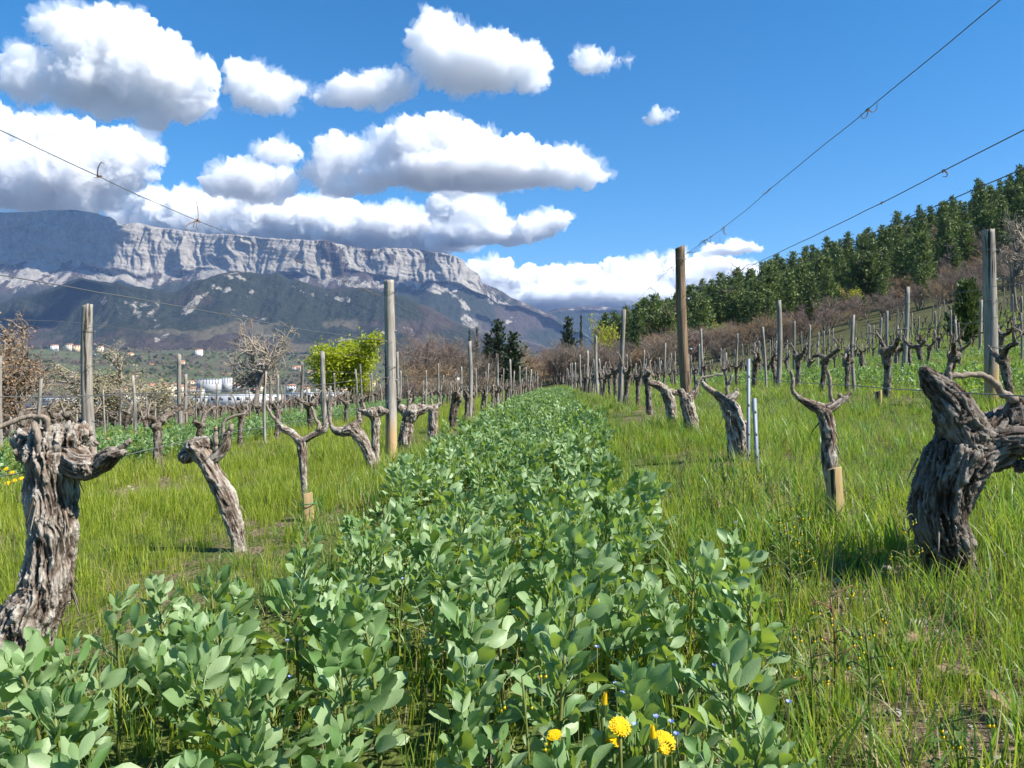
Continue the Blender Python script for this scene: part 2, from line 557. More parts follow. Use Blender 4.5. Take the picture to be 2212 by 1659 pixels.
farc = mixc(nt, ramp(nt, f2, [(0.3, 0.0), (0.7, 1.0)]), mixc(nt, 0.55, ca.outputs['Color'], (0.03, 0.032, 0.022)), mixc(nt, f1, ca.outputs['Color'], (0.16, 0.14, 0.085)))
col = mixc(nt, fa.outputs['Fac'], near, farc)
hgt = math_n(nt, 'ADD', math_n(nt, 'MULTIPLY', s1, 0.02), math_n(nt, 'MULTIPLY', vor.outputs['Distance'], -0.02))
finish(nt, col, 0.95, bump(nt, hgt, 0.9, 1.0), 0.1)
ground = ob('ground', mesh_np('ground', gv, gq, gt, True, {'veg': veg, 'far': sstep(90, 300, D)}, {'Col': base}), m)
tag(ground, 'sloping vineyard ground falling away into the wide valley', kind='structure')

# ---- mountains
def mountain_mat(name):
    m, nt = newmat(name)
    ca = nd(nt, 'ShaderNodeAttribute', attribute_name='Col'); ra = nd(nt, 'ShaderNodeAttribute', attribute_name='rock')
    pc = coord(nt)
    n_s = noise(nt, coord(nt, (1, 1, 0.75)), 0.017, 7, 0.72, 0.8)
    n_b = noise(nt, coord(nt, (0.5, 0.5, 2.2)), 0.02, 5, 0.65)
    n_f = noise(nt, pc, 0.035, 5, 0.75)
    rock = ramp(nt, n_s, [(0.25, (0.14, 0.128, 0.115)), (0.46, (0.29, 0.268, 0.232)), (0.66, (0.46, 0.425, 0.365))])
    rock = mixc(nt, math_n(nt, 'MULTIPLY', ramp(nt, n_b, [(0.42, 0.0), (0.6, 1.0)]), 0.4), rock, (0.42, 0.36, 0.29))
    veg_ = mixc(nt, ramp(nt, n_f, [(0.3, 0.0), (0.7, 1.0)]), mixc(nt, 0.45, ca.outputs['Color'], (0.015, 0.02, 0.015)), mixc(nt, 0.25, ca.outputs['Color'], (0.13, 0.11, 0.085)))
    k = math_n(nt, 'ADD', ra.outputs['Fac'], math_n(nt, 'MULTIPLY', math_n(nt, 'SUBTRACT', noise(nt, coord(nt, (1, 1, 0.6)), 0.014, 6, 0.75, 0.5), 0.5), 1.5))
    col = mixc(nt, ramp(nt, k, [(0.42, 0.0), (0.54, 1.0)]), veg_, rock)
    finish(nt, col, 0.95, bump(nt, math_n(nt, 'ADD', n_s, n_f), 1.0, 26.0), 0.1)
    return m
M_MOUNT = mountain_mat('limestone_and_forest')
CONIF, BROWN, DRY = np.array([0.020, 0.034, 0.022]), np.array([0.082, 0.062, 0.055]), np.array([0.15, 0.13, 0.085])

def ridge_mesh(name, label, prof, dist, foot_d, foot_z, back, cliff=None, step=2.2, pmin=-420, pmax=1330, seed=0, gully=60.0, rockf=None, browns=0.0, rows=(10, 64, 64, 50), rough=3.0):
    px = np.arange(pmin, pmax, step)
    yr = np.interp(px, [p[0] for p in prof], [p[1] for p in prof]) + rough * fbm(S3(px / 26, 0, 0), 4, seed)
    d0 = dist + 350 * fbm(S3(px / 300, 5, 0), 2, seed + 1)
    x0 = (px - CXP) / FPX * d0
    zr = (HORY - yr) / FPX * d0
    if cliff is not None:
        yc = np.maximum(np.interp(px, [p[0] for p in cliff], [p[1] for p in cliff]) + 10 * fbm(S3(px / 34, 9, 0), 3, seed + 2), yr + 4)
    else:
        yc = yr + 6
    zc = (HORY - yc) / FPX * (d0 - 130)
    cols = []
    def seg(n, d_a, z_a, d_b, z_b, pw=1.0, last=False):
        for s in np.linspace(0, 1, n, endpoint=last):
            cols.append((d_a + (d_b - d_a) * s, z_a + (z_b - z_a) * s ** pw))
    nb, nc, n_t, nf = rows
    fz = foot_z + 0 * zr
    zt = fz + (zc - fz) * 0.50
    seg(nb, d0 + back, zr - 0.35 * np.maximum(zr - fz, 0), d0, zr)
    seg(nc, d0, zr, d0 - 130, zc)
    dt = d0 - 130 - (zc - zt) * 1.25
    seg(n_t, d0 - 130, zc, dt, zt, 0.92)
    seg(nf, dt, zt, foot_d + 0 * d0, fz, 0.78, True)
    Dm = np.array([c[0] for c in cols]); Zm = np.array([c[1] for c in cols])
    Xm = Dm * ((px - CXP) / FPX)[None]
    r_i = np.arange(len(cols))[:, None] + 0 * Xm
    is_c = sstep(nb - 2, nb + 3, r_i) * (1 - sstep(nb + nc - 3, nb + nc + 4, r_i))
    is_t = sstep(nb + nc - 2, nb + nc + 10, r_i)
    fadef = 1 - sstep(nb + nc + n_t + nf - 14, nb + nc + n_t + nf - 1, r_i)
    wx = Xm + 160 * fbm(S3(Xm / 400, Zm / 300, 8), 3, seed + 14)
    butt = ridged(S3(wx / 430, Zm / 900, 0), 5, seed + 3) * 95 + fbm(S3(wx / 80, Zm / 190, 1), 4, seed + 4) * 60 + ridged(S3(wx / 34, Zm / 170, 6), 3, seed + 16) * 20 + fbm(S3(Xm / 420, (Zm + 0.12 * Xm) / 38, 4), 3, seed + 9) * 15 + 60 * fbm(S3(Xm / 900, Zm / 700, 3), 2, seed + 15)
    if cliff is not None: Dm = Dm - butt * is_c
    gl = ridged(S3(Xm / 420, Dm / 1100, 2), 5, seed + 5) * gully + fbm(S3(Xm / 130, Dm / 260, 3), 4, seed + 6) * gully * 0.55
    Zm = Zm + (gl - 0.3 * gully) * is_t * fadef
    Zm = Zm + fbm(S3(Xm / 45, Dm / 45, 0), 3, seed + 8) * 9 * sstep(nb + nc, nb + nc + 10, r_i) * fadef
    v = np.stack([Xm, Dm, Zm], -1)
    m_, n_ = Xm.shape
    i = np.arange(m_ - 1)[:, None] * n_; j = np.arange(n_ - 1)[None]
    q = np.stack([i + j, i + n_ + j, i + n_ + j + 1, i + j + 1], -1).reshape(-1, 4)
    ppx = CXP + FPX * Xm / Dm; ppy = HORY - FPX * Zm / Dm
    rock = rockf(ppx, ppy, is_c, is_t, Xm, Dm, Zm)
    bn = fbm(S3(Xm / 620, Dm / 620, Zm / 500), 4, seed + 7) + browns
    c_ = CONIF[None, None] * (1 - sstep(-0.08, 0.16, bn)[..., None]) + BROWN * sstep(-0.08, 0.16, bn)[..., None]
    gr = (sstep(0.26, 0.36, fbm(S3(Xm / 300, Dm / 300, 7), 3, seed + 12)) * sstep(nb + nc + n_t * 0.6, nb + nc + n_t, r_i))[..., None]
    c_ = c_ * (1 - gr) + DRY * gr
    me = mesh_np(name, v.reshape(-1, 3), q, None, True, {'rock': rock.ravel()}, {'Col': c_.reshape(-1, 3)})
    o = ob(name, me, M_MOUNT)
    return tag(o, label, kind='structure')

def poly_d(px, py, pts):
    """distance to a polyline in study-image units"""
    best = np.full(np.shape(px), 1e9)
    for (ax, ay), (bx, by) in zip(pts[:-1], pts[1:]):
        dx, dy = bx - ax, by - ay
        t = np.clip(((px - ax) * dx + (py - ay) * dy) / (dx * dx + dy * dy), 0, 1)
        best = np.minimum(best, np.hypot(px - ax - t * dx, py - ay - t * dy))
    return best

def rock_main(px, py, is_c, is_t, X_, D_, Z_):
    r = 0.80 * is_c
    streak = fbm(S3(X_ / 90, D_ / 300, Z_ / 420), 4, 91)
    r = np.maximum(r, 0.52 + 0.9 * streak - 0.75 * sstep(600, 650, py) - 0.15 * (px > 330) * (px < 620) * sstep(585, 600, py))
    face = sstep(700, 760, px) * (1 - sstep(900, 960, px)) * np.exp(-((py - 545 - (px - 760) * 0.12) / 22) ** 2)
    r = r - 0.75 * face * is_c * (0.6 + streak)
    r = r - 0.5 * np.exp(-((px - 720 - (py - 560) * 0.6) / 26) ** 2) * is_c
    slab = sstep(120, 230, px + (py - 560) * 0.8) * (1 - sstep(300, 380, px)) * (1 - sstep(625, 660, py))
    r = np.maximum(r, 0.62 * slab * is_t)
    r = r * (1 - 0.55 * sstep(1005, 1060, px))
    for pts, w in (([(985, 640), (1010, 668)], 9), ([(1085, 700), (1105, 690)], 9), ([(700, 600), (790, 615), (860, 612)], 9), ([(860, 600), (900, 620), (985, 625)], 10), ([(1000, 690), (1020, 700)], 7), ([(1010, 600), (1040, 640), (1090, 655)], 8)):
        r = np.maximum(r, 0.5 * (1 - sstep(w * 0.4, w * 1.5, np.maximum(0, poly_d(px, py, pts) + 14 * streak))))
    return np.clip(r, -0.3, 1)

main_prof = [(-500, 520), (-250, 490), (-80, 466), (0, 462), (60, 458), (150, 452), (200, 460), (240, 470), (265, 485), (300, 482), (340, 490), (400, 500), (470, 508), (560, 512), (640, 518), (700, 520),
             (760, 533), (800, 540), (850, 536), (900, 538), (930, 545), (985, 553), (1002, 562), (1010, 577), (1035, 592), (1042, 612), (1075, 625), (1100, 640), (1130, 655), (1165, 669), (1210, 692), (1260, 720), (1400, 790)]
main_cliff = [(-500, 580), (0, 566), (150, 566), (250, 585), (300, 597), (400, 585), (470, 585), (560, 602), (640, 592), (700, 600), (760, 590), (850, 602), (930, 607), (1000, 620), (1042, 640), (1100, 662), (1165, 680), (1400, 800)]
ridge_mesh('mountain', 'long pale limestone plateau mountain with a vertical cliff band', main_prof, 6600, 3900, 105, 1500, main_cliff, seed=30, rockf=rock_main, browns=0.05)

def rock_front(px, py, is_c, is_t, X_, D_, Z_):
    st = fbm(S3(X_ / 60, D_ / 200, Z_ / 240), 4, 77)
    r = -0.12 + 0.35 * st
    def line(pts, w, k=0.46):
        return k * (1 - sstep(w * 0.2, w * 1.5, np.maximum(0, poly_d(px, py, pts) + 16 * st)))
    for pts, w in (([(398, 676), (430, 645), (461, 619), (489, 625), (547, 647)], 6), ([(485, 600), (513, 592), (547, 633)], 5), ([(225, 650), (290, 655), (345, 652)], 12), ([(345, 655), (330, 680), (340, 700)], 7),
                   ([(250, 655), (262, 682)], 6), ([(290, 655), (302, 686)], 6), ([(340, 735), (358, 728)], 4), ([(632, 618), (670, 640)], 5), ([(700, 640), (760, 650)], 4), ([(800, 700), (830, 722)], 4), ([(860, 690), (890, 715)], 4)):
        r = np.maximum(r, line(pts, w))
    for cx_, cy_, rx, ry, k in ((515, 680, 42, 26, 0.34), (578, 718, 30, 22, 0.40), (740, 735, 55, 7, 0.42), (560, 690, 20, 10, 0.4)):
        r = np.maximum(r, k * (1 - sstep(0.5, 1.1, np.hypot((px - cx_) / rx, (py - cy_) / ry) + 0.4 * st)))
    return np.clip(r, -0.4, 1)
front_prof = [(-500, 700), (-200, 690), (0, 657), (50, 640), (100, 624), (170, 602), (230, 606), (300, 619), (380, 630), (430, 604), (480, 591), (515, 586), (560, 592), (600, 590), (650, 609), (700, 625), (760, 622), (800, 622),
              (850, 632), (930, 662), (980, 692), (1040, 722), (1080, 745), (1150, 775), (1250, 800)]
ridge_mesh('foothill', 'dark wooded foothills with pale rock ribs below the cliffs', front_prof, 4300, 3050, 108, 900, None, pmax=1240, seed=60, rockf=rock_front, gully=70, browns=0.06, rows=(8, 6, 90, 60), rough=5.0)

def rock_far(px, py, is_c, is_t, X_, D_, Z_):
    st = fbm(S3(X_ / 90, D_ / 200, Z_ / 200), 4, 55)
    return np.clip(0.1 + 0.7 * st + 0.22 * is_c * (px > 1180), -0.3, 1)
far_prof = [(900, 800), (1040, 742), (1100, 706), (1150, 683), (1200, 666), (1260, 661), (1320, 665), (1400, 680), (1500, 690), (1700, 700), (2600, 700)]
ridge_mesh('far_ridge', 'low blue wooded ridge closing the valley beyond the bushes', far_prof, 8400, 6300, 105, 1200, [(900, 803), (1180, 678), (1260, 668), (1320, 672), (2600, 706)], pmin=900, pmax=2500, step=3.5, seed=90, rockf=rock_far, gully=70, browns=0.08, rows=(8, 12, 50, 30))

# ---- clouds: closed bodies of even mist
m, nt = newmat('cloud_mist')
pv = nd(nt, 'ShaderNodeVolumePrincipled', {'Color': (1, 1, 1, 1), 'Density': 0.018, 'Anisotropy': 0.05})
nd(nt, 'ShaderNodeOutputMaterial', {'Volume': pv.outputs[0]})
m.cycles.homogeneous_volume = True
M_CLOUD = m
m, nt = newmat('cloud_veil')
pv = nd(nt, 'ShaderNodeVolumePrincipled', {'Color': (1, 1, 1, 1), 'Density': 0.0030, 'Anisotropy': 0.1})
nd(nt, 'ShaderNodeOutputMaterial', {'Volume': pv.outputs[0]})
m.cycles.homogeneous_volume = True
M_VEIL = m

def cloud(label, d, blobs, seed, base_y=None, fluff=1.0, puffs=30, vox=3.4, thick=0.7):
    """blobs: (cx, cy, rx, ry) in study-image units at distance d"""
    r_ = np.random.RandomState(seed)
    k = d / FPX
    iv, it = ico(3)
    parts = []
    allb = [(cx, cy, rx, ry, 0.0) for cx, cy, rx, ry in blobs]
    for cx, cy, rx, ry in blobs:
        for _ in range(int(puffs * max(0.4, rx / 90.0))):
            a = r_.uniform(0, 2 * math.pi)
            e = r_.uniform(0.55, 0.98)
            s = r_.uniform(0.16, 0.42)
            px_, py_ = cx + math.cos(a) * rx * e, cy - math.sin(a) * ry * e
            if base_y is not None and py_ + ry * s > base_y: py_ = base_y - ry * s
            allb.append((px_, py_, rx * s * 0.8 + 3, ry * s + 3, r_.uniform(-0.5, 0.5)))
    for cx, cy, rx, ry, dz in allb:
        c = PX(cx, cy, d) + np.array([0, dz * rx * k * thick, 0])
        parts.append((iv * np.array([rx, rx * thick, ry]) * k + c, None, it))
    L = k * min(60.0, 1.15 * float(np.median([b[2] for b in blobs])))
    zb = -(max(b[1] + b[3] for b in blobs) - HORY) * k
    zt_ = -(min(b[1] - b[3] for b in blobs) - HORY) * k
    def skin(grow_, amp, vx, sd_):
        pp = [((p_[0] - p_[0].mean(0)) * grow_ + p_[0].mean(0), None, p_[2]) for p_ in parts]
        v, n, q, t = voxel_union(pp, vx * k)
        up = 0.45 + 0.55 * sstep(zb, zb + 0.35 * (zt_ - zb), v[:, 2])
        w = v / L
        warp = np.stack([fbm(w * 0.8 + o_, 3, sd_ + 40 + o_) for o_ in range(3)], 1)
        w2 = w + 0.7 * warp
        bl = lambda f, s_: 0.5 - np.abs(vn(w2 * f, s_)) * 1.4
        disp = 0.42 * bl(0.9, sd_) + 0.30 * bl(2.1, sd_ + 1) + 0.24 * bl(4.7, sd_ + 2) + 0.19 * bl(10.0, sd_ + 3) + 0.13 * bl(21.0, sd_ + 4)
        v = v + n * (disp * up * L * 0.62 * amp)[:, None]
        v = v + warp * (L * 0.22 * amp)
        return mesh_np('cloud', v, q, t, True)
    o = ob('cloud', skin(0.90, fluff, vox, seed), M_CLOUD)
    ob('veil', skin(0.99, fluff * 1.5, vox * 1.1, seed + 200), M_VEIL, o)
    return tag(o, label, 'cloud', 'cumulus clouds in the sky')

cloud('largest grey-based cumulus cloud high above the mountain summit', 6000, [(235, 110, 105, 85), (330, 175, 120, 85), (200, 175, 95, 75), (60, 165, 62, 62), (150, 60, 62, 42), (400, 205, 60, 45)], 1, fluff=1.0)
cloud('compact ragged cloud beside the largest cloud', 5700, [(555, 190, 62, 48), (600, 205, 42, 42), (520, 160, 32, 24), (655, 190, 22, 14)], 2, fluff=1.2)
cloud('humped cloud with a low tail, topmost in the middle of the sky', 5200, [(1030, 135, 120, 58), (950, 115, 72, 66), (945, 60, 38, 28), (1135, 150, 55, 48), (780, 200, 75, 30), (840, 185, 60, 32), (720, 212, 36, 12)], 3, base_y=235, fluff=1.0)
cloud('small torn cloud with a wisp pointing right', 5600, [(1272, 138, 32, 24), (1310, 130, 30, 11), (1345, 128, 16, 6)], 4, fluff=1.6, vox=2.5)
cloud('broad grey cloud resting behind the mountain summit', 8200, [(120, 380, 150, 70), (240, 350, 90, 60), (120, 300, 80, 38), (-30, 340, 110, 80), (60, 420, 130, 36)], 5, fluff=1.0)
cloud('rounded cloud just above the long white bank', 7600, [(540, 395, 80, 42), (600, 395, 42, 38), (470, 400, 34, 24), (600, 330, 48, 15)], 6, fluff=1.1)
cloud('brightest long white cloud in the middle of the sky', 7300, [(930, 320, 110, 62), (1050, 345, 110, 45), (1170, 365, 90, 34), (1255, 372, 52, 28), (850, 355, 55, 40), (1000, 375, 180, 30)], 7, base_y=408, fluff=1.0)
cloud('greyer lobe trailing left of the brightest cloud', 7450, [(740, 340, 62, 40), (710, 370, 48, 34), (745, 400, 36, 26), (795, 395, 36, 16)], 8, fluff=1.3)
cloud('long white cloud bank lying on the cliff skyline', 13500, [(420, 480, 120, 62), (540, 490, 120, 55), (680, 490, 130, 48), (330, 440, 60, 30), (820, 500, 130, 40), (930, 505, 100, 34), (280, 470, 42, 20), (860, 462, 34, 18)], 9, fluff=0.9)
cloud('towering cloud puff above the right end of the cliffs', 12400, [(985, 450, 60, 42), (1030, 475, 66, 46), (1000, 505, 80, 30), (1130, 490, 62, 20), (1190, 482, 48, 17), (1080, 505, 70, 20)], 10, base_y=532, fluff=0.8)
cloud('low cloud bank along the horizon between mountain and pine hill', 15500, [(1060, 605, 70, 48), (1150, 625, 90, 42), (1260, 620, 100, 42), (1380, 615, 100, 48), (1470, 600, 90, 42), (1550, 600, 80, 40), (1300, 650, 240, 26)], 11, fluff=0.8)
cloud('thin flat cloud beside the brown post top', 14500, [(1560, 542, 46, 10), (1610, 535, 30, 13), (1585, 530, 16, 12)], 12, fluff=0.7, vox=2.5)
cloud('little star-shaped cloud alone in the blue', 5600, [(1422, 252, 22, 15), (1405, 260, 16, 8), (1445, 245, 14, 7)], 13, fluff=1.5, vox=2.0)

cloud('cloud passing overhead, above the top edge of the picture', 3400, [(520, -190, 150, 80), (400, -170, 110, 70), (650, -210, 100, 60)], 14, vox=6)

# ---- the air between here and the mountains
m, nt = newmat('air')
pv = nd(nt, 'ShaderNodeVolumePrincipled', {'Color': (0.36, 0.56, 1.0, 1), 'Density': 0.000036, 'Anisotropy': 0.1})
nd(nt, 'ShaderNodeOutputMaterial', {'Volume': pv.outputs[0]})
m.cycles.homogeneous_volume = True
mb = MB().box((0, 0, 0), (23000, 23000, 1640 + 62))
hz = ob('haze', mb.mesh('haze', False), m, loc=(0, 0, (1640 - 62) / 2))
tag(hz, 'thin blue air filling the valley', kind='stuff')
# ------------------------------------------------------------------ weathered posts
def wood_mat(name, a, b, c, crack=(0.045, 0.035, 0.028), foot=None):
    m, nt = newmat(name)
    oi = nt.nodes.new('ShaderNodeObjectInfo')
    tc = nt.nodes.new('ShaderNodeTexCoord')
    off = nd(nt, 'ShaderNodeVectorMath', {0: tc.outputs['Object'], 1: math_n(nt, 'MULTIPLY', oi.outputs['Random'], 37.0)}, operation='ADD')
    mp = nd(nt, 'ShaderNodeMapping', {'Vector': off.outputs[0], 'Scale': (26, 26, 1.1)})
    n1 = noise(nt, mp.outputs[0], 2.2, 5, 0.7, 0.4)
    n2 = noise(nt, nd(nt, 'ShaderNodeMapping', {'Vector': off.outputs[0], 'Scale': (9, 9, 0.5)}).outputs[0], 2.0, 3, 0.6, 0.3)
    n3 = noise(nt, off.outputs[0], 3.0, 3)
    col = ramp(nt, n1, [(0.28, a), (0.5, b), (0.7, c)])
    col = mixc(nt, math_n(nt, 'MULTIPLY', ramp(nt, n3, [(0.4, 0.0), (0.62, 1.0)]), 0.35), col, a)
    ck = ramp(nt, n2, [(0.385, 1.0), (0.42, 0.0)])
    col = mixc(nt, ck, col, crack)
    if foot:
        sep = nd(nt, 'ShaderNodeSeparateXYZ', {0: tc.outputs['Object']})
        zf = math_n(nt, 'ADD', sep.outputs[2], math_n(nt, 'MULTIPLY', math_n(nt, 'SUBTRACT', n1, 0.5), 0.25))
        col = mixc(nt, ramp(nt, zf, [(0.3, 0.85), (0.52, 0.0)]), col, foot)
    vs = math_n(nt, 'ADD', math_n(nt, 'MULTIPLY', oi.outputs['Random'], 0.35), 0.82)
    hs = nd(nt, 'ShaderNodeHueSaturation', {'Value': vs, 'Color': col})
    hgt = math_n(nt, 'SUBTRACT', math_n(nt, 'MULTIPLY', n1, 0.5), ck)
    finish(nt, hs.outputs[0], 0.9, bump(nt, hgt, 0.7, 0.006), 0.15)
    return m
M_POST = wood_mat('weathered_wood', (0.13, 0.115, 0.098), (0.27, 0.245, 0.21), (0.42, 0.395, 0.35))
M_POST_FOOT = wood_mat('weathered_wood_tan_foot', (0.15, 0.13, 0.105), (0.30, 0.27, 0.23), (0.46, 0.43, 0.38), foot=(0.42, 0.28, 0.13))
M_POST_BROWN = wood_mat('brown_wood', (0.10, 0.065, 0.04), (0.22, 0.15, 0.095), (0.38, 0.285, 0.20))
M_STAKE = wood_mat('fresh_stake_wood', (0.34, 0.24, 0.11), (0.45, 0.33, 0.16), (0.55, 0.42, 0.22))
M_WIRE = plain_mat('trellis_wire', (0.19, 0.185, 0.18), 0.5, 0.6, 0.5, 0.3, 20)
M_TENDRIL = plain_mat('dried_tendril', (0.20, 0.14, 0.10), 0.9, var=0.4, scale=30)
M_STEEL = plain_mat('galvanised_steel', (0.17, 0.20, 0.24), 0.6, 0.35, 0.5, 0.15, 14)

def post_mesh(name, h, r, seed, lean=(0, 0), seg=14, n=16, sink=0.25):
    r_ = np.random.RandomState(seed)
    z = np.linspace(-sink, h, n)
    bow = r_.uniform(-0.03, 0.03, 2)
    t = z / h
    path = np.stack([lean[0] * t + bow[0] * np.sin(np.pi * np.clip(t, 0, 1)), lean[1] * t + bow[1] * np.sin(np.pi * np.clip(t, 0, 1)), z], 1)
    ph = r_.uniform(0, 6.28)
    def dsp(L, a):
        x, y = np.cos(a), np.sin(a)
        return 0.07 * fbm(S3(x * 2.5 + seed, y * 2.5, L * 0.8), 3, seed) - 0.26 * np.exp(-((np.mod(a - ph - 0.35 * L + np.pi, 2 * np.pi) - np.pi) / 0.17) ** 2) * sstep(0.2, 0.7, vn(S3(L * 1.1, 0 * L, 0 * L), seed) + 0.7)
    rad = r * (1.06 - 0.14 * t)
    v, q, tr = tube(path, rad, seg, True, dsp)
    top = np.arange((n - 1) * seg, n * seg)
    v[top, 2] += (v[top, 0] - path[-1, 0]) * r_.uniform(-0.5, 0.5) + r_.uniform(-0.006, 0.006, seg)
    return mesh_np(name, v, q, tr, True)

def ring(c, r, wr=0.0022, seg=18, tilt=0.15):
    a = np.linspace(0, 2 * np.pi, seg)
    p = np.stack([c[0] + r * np.cos(a), c[1] + r * np.sin(a), c[2] + tilt * r * np.cos(a + 1)], 1)
    return tube(p, wr, 4, False)

posts_made = 0
def hero_post(label, base, top, d, r, mat, seed, ties=(0.95,)):
    b = PX(*base, d); t = PX(*top, d)
    gz_ = g(b[0], b[1])
    h = t[2] - gz_
    root = thing('vine_post', label, 'post', (b[0], b[1], gz_), 0, 'wooden trellis posts')
    ob('shaft', post_mesh('shaft', h, r, seed, (t[0] - b[0], r * 0.2), 28, 60), mat, root)
    for k, f in enumerate(ties):
        c = np.array([(t[0] - b[0]) * f, 0, h * f])
        mb = MB(); mb.add(*ring(c, r * 1.05)); mb.add(*ring(c + [0, 0, 0.012], r * 1.06, tilt=-0.2))
        tail = smooth_path([c + [r * 1.05, -0.01, 0], c + [r * 1.5, -0.02, 0.02], c + [r * 1.6, -0.03, -0.05], c + [r * 1.9, -0.02, -0.09]], 9)
        mb.add(*tube(tail, 0.002, 4))
        ob('wire_tie', mb.mesh('wire_tie'), M_WIRE, root)
    for f in (0.45, 0.72):
        c = np.array([(t[0] - b[0]) * f + r * 1.02, 0.0, h * f])
        mb = MB(); mb.box(c, (0.03, 0.006, 0.022)); mb.add(*tube(smooth_path([c + [0.01, 0, 0.008], c + [0.03, 0, 0.02], c + [0.03, 0, -0.005]], 6), 0.002, 4))
        ob('wire_hook', mb.mesh('wire_hook', False), M_STEEL, root)
    return root
hero_post('tall grey post with tan foot standing at the left edge of the bean strip', (845, 1000), (840, 605), 7.96, 0.058, M_POST_FOOT, 3, (0.93, 0.52))
hero_post('brown barked post behind a vine right of the bean strip', (1490, 925), (1469, 533), 7.5, 0.050, M_POST_BROWN, 5, (0.93,))
hero_post('grey post behind the big dark vine, at the right edge of the picture', (2143, 885), (2136, 496), 7.5, 0.060, M_POST_FOOT, 8, (0.88, 0.6))
hero_post('grey post with a frayed tie behind the thick vine on the left', (202, 1050), (188, 659), 7.75, 0.056, M_POST, 11, (0.85, 0.35))

POST_ME = [post_mesh('post', 1.72, 0.046, 100 + i, (random.uniform(-0.06, 0.06), random.uniform(-0.05, 0.05)), 12, 12) for i in range(6)]
for p_ in POST_ME: p_.materials.append(M_POST)
THIN_ME = [post_mesh('stake', 1.05, 0.024, 200 + i, (random.uniform(-0.05, 0.05), random.uniform(-0.05, 0.05)), 8, 7) for i in range(4)]
for p_ in THIN_ME: p_.materials.append(M_POST)

def in_view(x, y, m=0.70): return y > 0.8 and abs(x / y) < m
def vine_row_end(k): return 78 - 0.25 * abs(k) + 3 * math.sin(k * 1.7)
ROWS = list(range(-9, 21))
def side(k):
    return {0: 'in the row along the left edge of the bean strip', 1: 'in the row along the right edge of the bean strip', -1: 'in the second row left of the bean strip',
            2: 'in the second row right of the bean strip'}.get(k, 'in the rows falling away on the left' if k < 0 else 'on the rising slope of rows at the right')
rp = random.Random(5)
post_spots = []
for k in ROWS:
    u0 = 7.7
    j = 0
    while True:
        u = u0 + 7.45 * j + rp.uniform(-0.3, 0.3) + (0.35 * k if abs(k) > 2 else 0)
        j += 1
        if u > vine_row_end(k): break
        if k in (-1, 0, 1, 2) and j == 1: continue
        v = RV(k) + rp.uniform(-0.05, 0.05)
        x, y = xy(u, v)
        if in_view(x, y): post_spots.append((k, x, y))
    # the leaning end post and its prop
    x, y = xy(vine_row_end(k) + 0.4, RV(k))
    if in_view(x, y): post_spots.append((k, x, y))
for k, x, y in post_spots:
    o = ob('vine_post', POST_ME[rp.randrange(6)], None, None, (x, y, g(x, y)), (rp.uniform(-0.04, 0.04), rp.uniform(-0.04, 0.04), rp.uniform(0, 6.28)),
           (rp.uniform(0.85, 1.12), rp.uniform(0.85, 1.12), rp.uniform(0.9, 1.1)))
    tag(o, 'grey trellis post farther back ' + side(k), 'post', 'trellis posts farther back ' + side(k))
n_st = 0
for k in sorted(ROWS, key=lambda k_: abs(k_ - 0.5)):
    u = 9.0 if k != -2 else 7.0
    while u < vine_row_end(k) and n_st < 250:
        u += rp.uniform(2.2, 5.0)
        x, y = xy(u, RV(k) + rp.uniform(-0.12, 0.12))
        if not in_view(x, y) or (k in (0, 1) and u < 17): continue
        s = rp.uniform(0.7, 1.05)
        o = ob('vine_stake', THIN_ME[rp.randrange(4)], None, None, (x, y, g(x, y)), (rp.uniform(-0.09, 0.09), rp.uniform(-0.09, 0.09), rp.uniform(0, 6.28)), (s * 1.1, s * 1.1, rp.uniform(0.75, 1.2)))
        tag(o, 'thin grey stake ' + side(k), 'stake', 'thin stakes ' + side(k))
        n_st += 1

# two galvanised stakes and two fresh pegs
def channel(label, base, top, d, w):
    b, t = PX(*base, d), PX(*top, d)
    gz_ = g(b[0], b[1])
    root = thing('metal_stake', label, 'stake', (b[0], b[1], gz_ - 0.1), 0.3, 'galvanised stakes beside the second vine on the right')
    h = t[2] - gz_ + 0.1
    mb = MB()
    dx = t[0] - b[0]
    pr = np.array([[-w, -w * 0.6], [w, -w * 0.6], [w, w * 0.6], [w * 0.72, w * 0.6], [w * 0.72, -w * 0.34], [-w * 0.72, -w * 0.34], [-w * 0.72, w * 0.6], [-w, w * 0.6]])
    nv = len(pr)
    v = np.concatenate([np.c_[pr, np.zeros(nv)], np.c_[pr + [dx, 0], np.full(nv, h)]])
    q = [[i, (i + 1) % nv, nv + (i + 1) % nv, nv + i] for i in range(nv)] + [[8, 9, 12, 13], [9, 10, 11, 12], [8, 13, 14, 15]]
    mb.add(v, q)
    ob('channel', mb.mesh('channel', False), M_STEEL, root)
    for f in (0.35, 0.6, 0.85):
        mb = MB(); mb.box((dx * f, -w * 0.62, h * f), (w * 0.9, 0.003, 0.02))
        ob('slot', mb.mesh('slot', False), M_WIRE, root)
channel('taller galvanised metal stake beside the vine right of the bean strip', (1617, 985), (1617, 775), 5.4, 0.011)
channel('shorter leaning galvanised metal stake beside the vine right of the bean strip', (1638, 1000), (1628, 860), 4.9, 0.012)

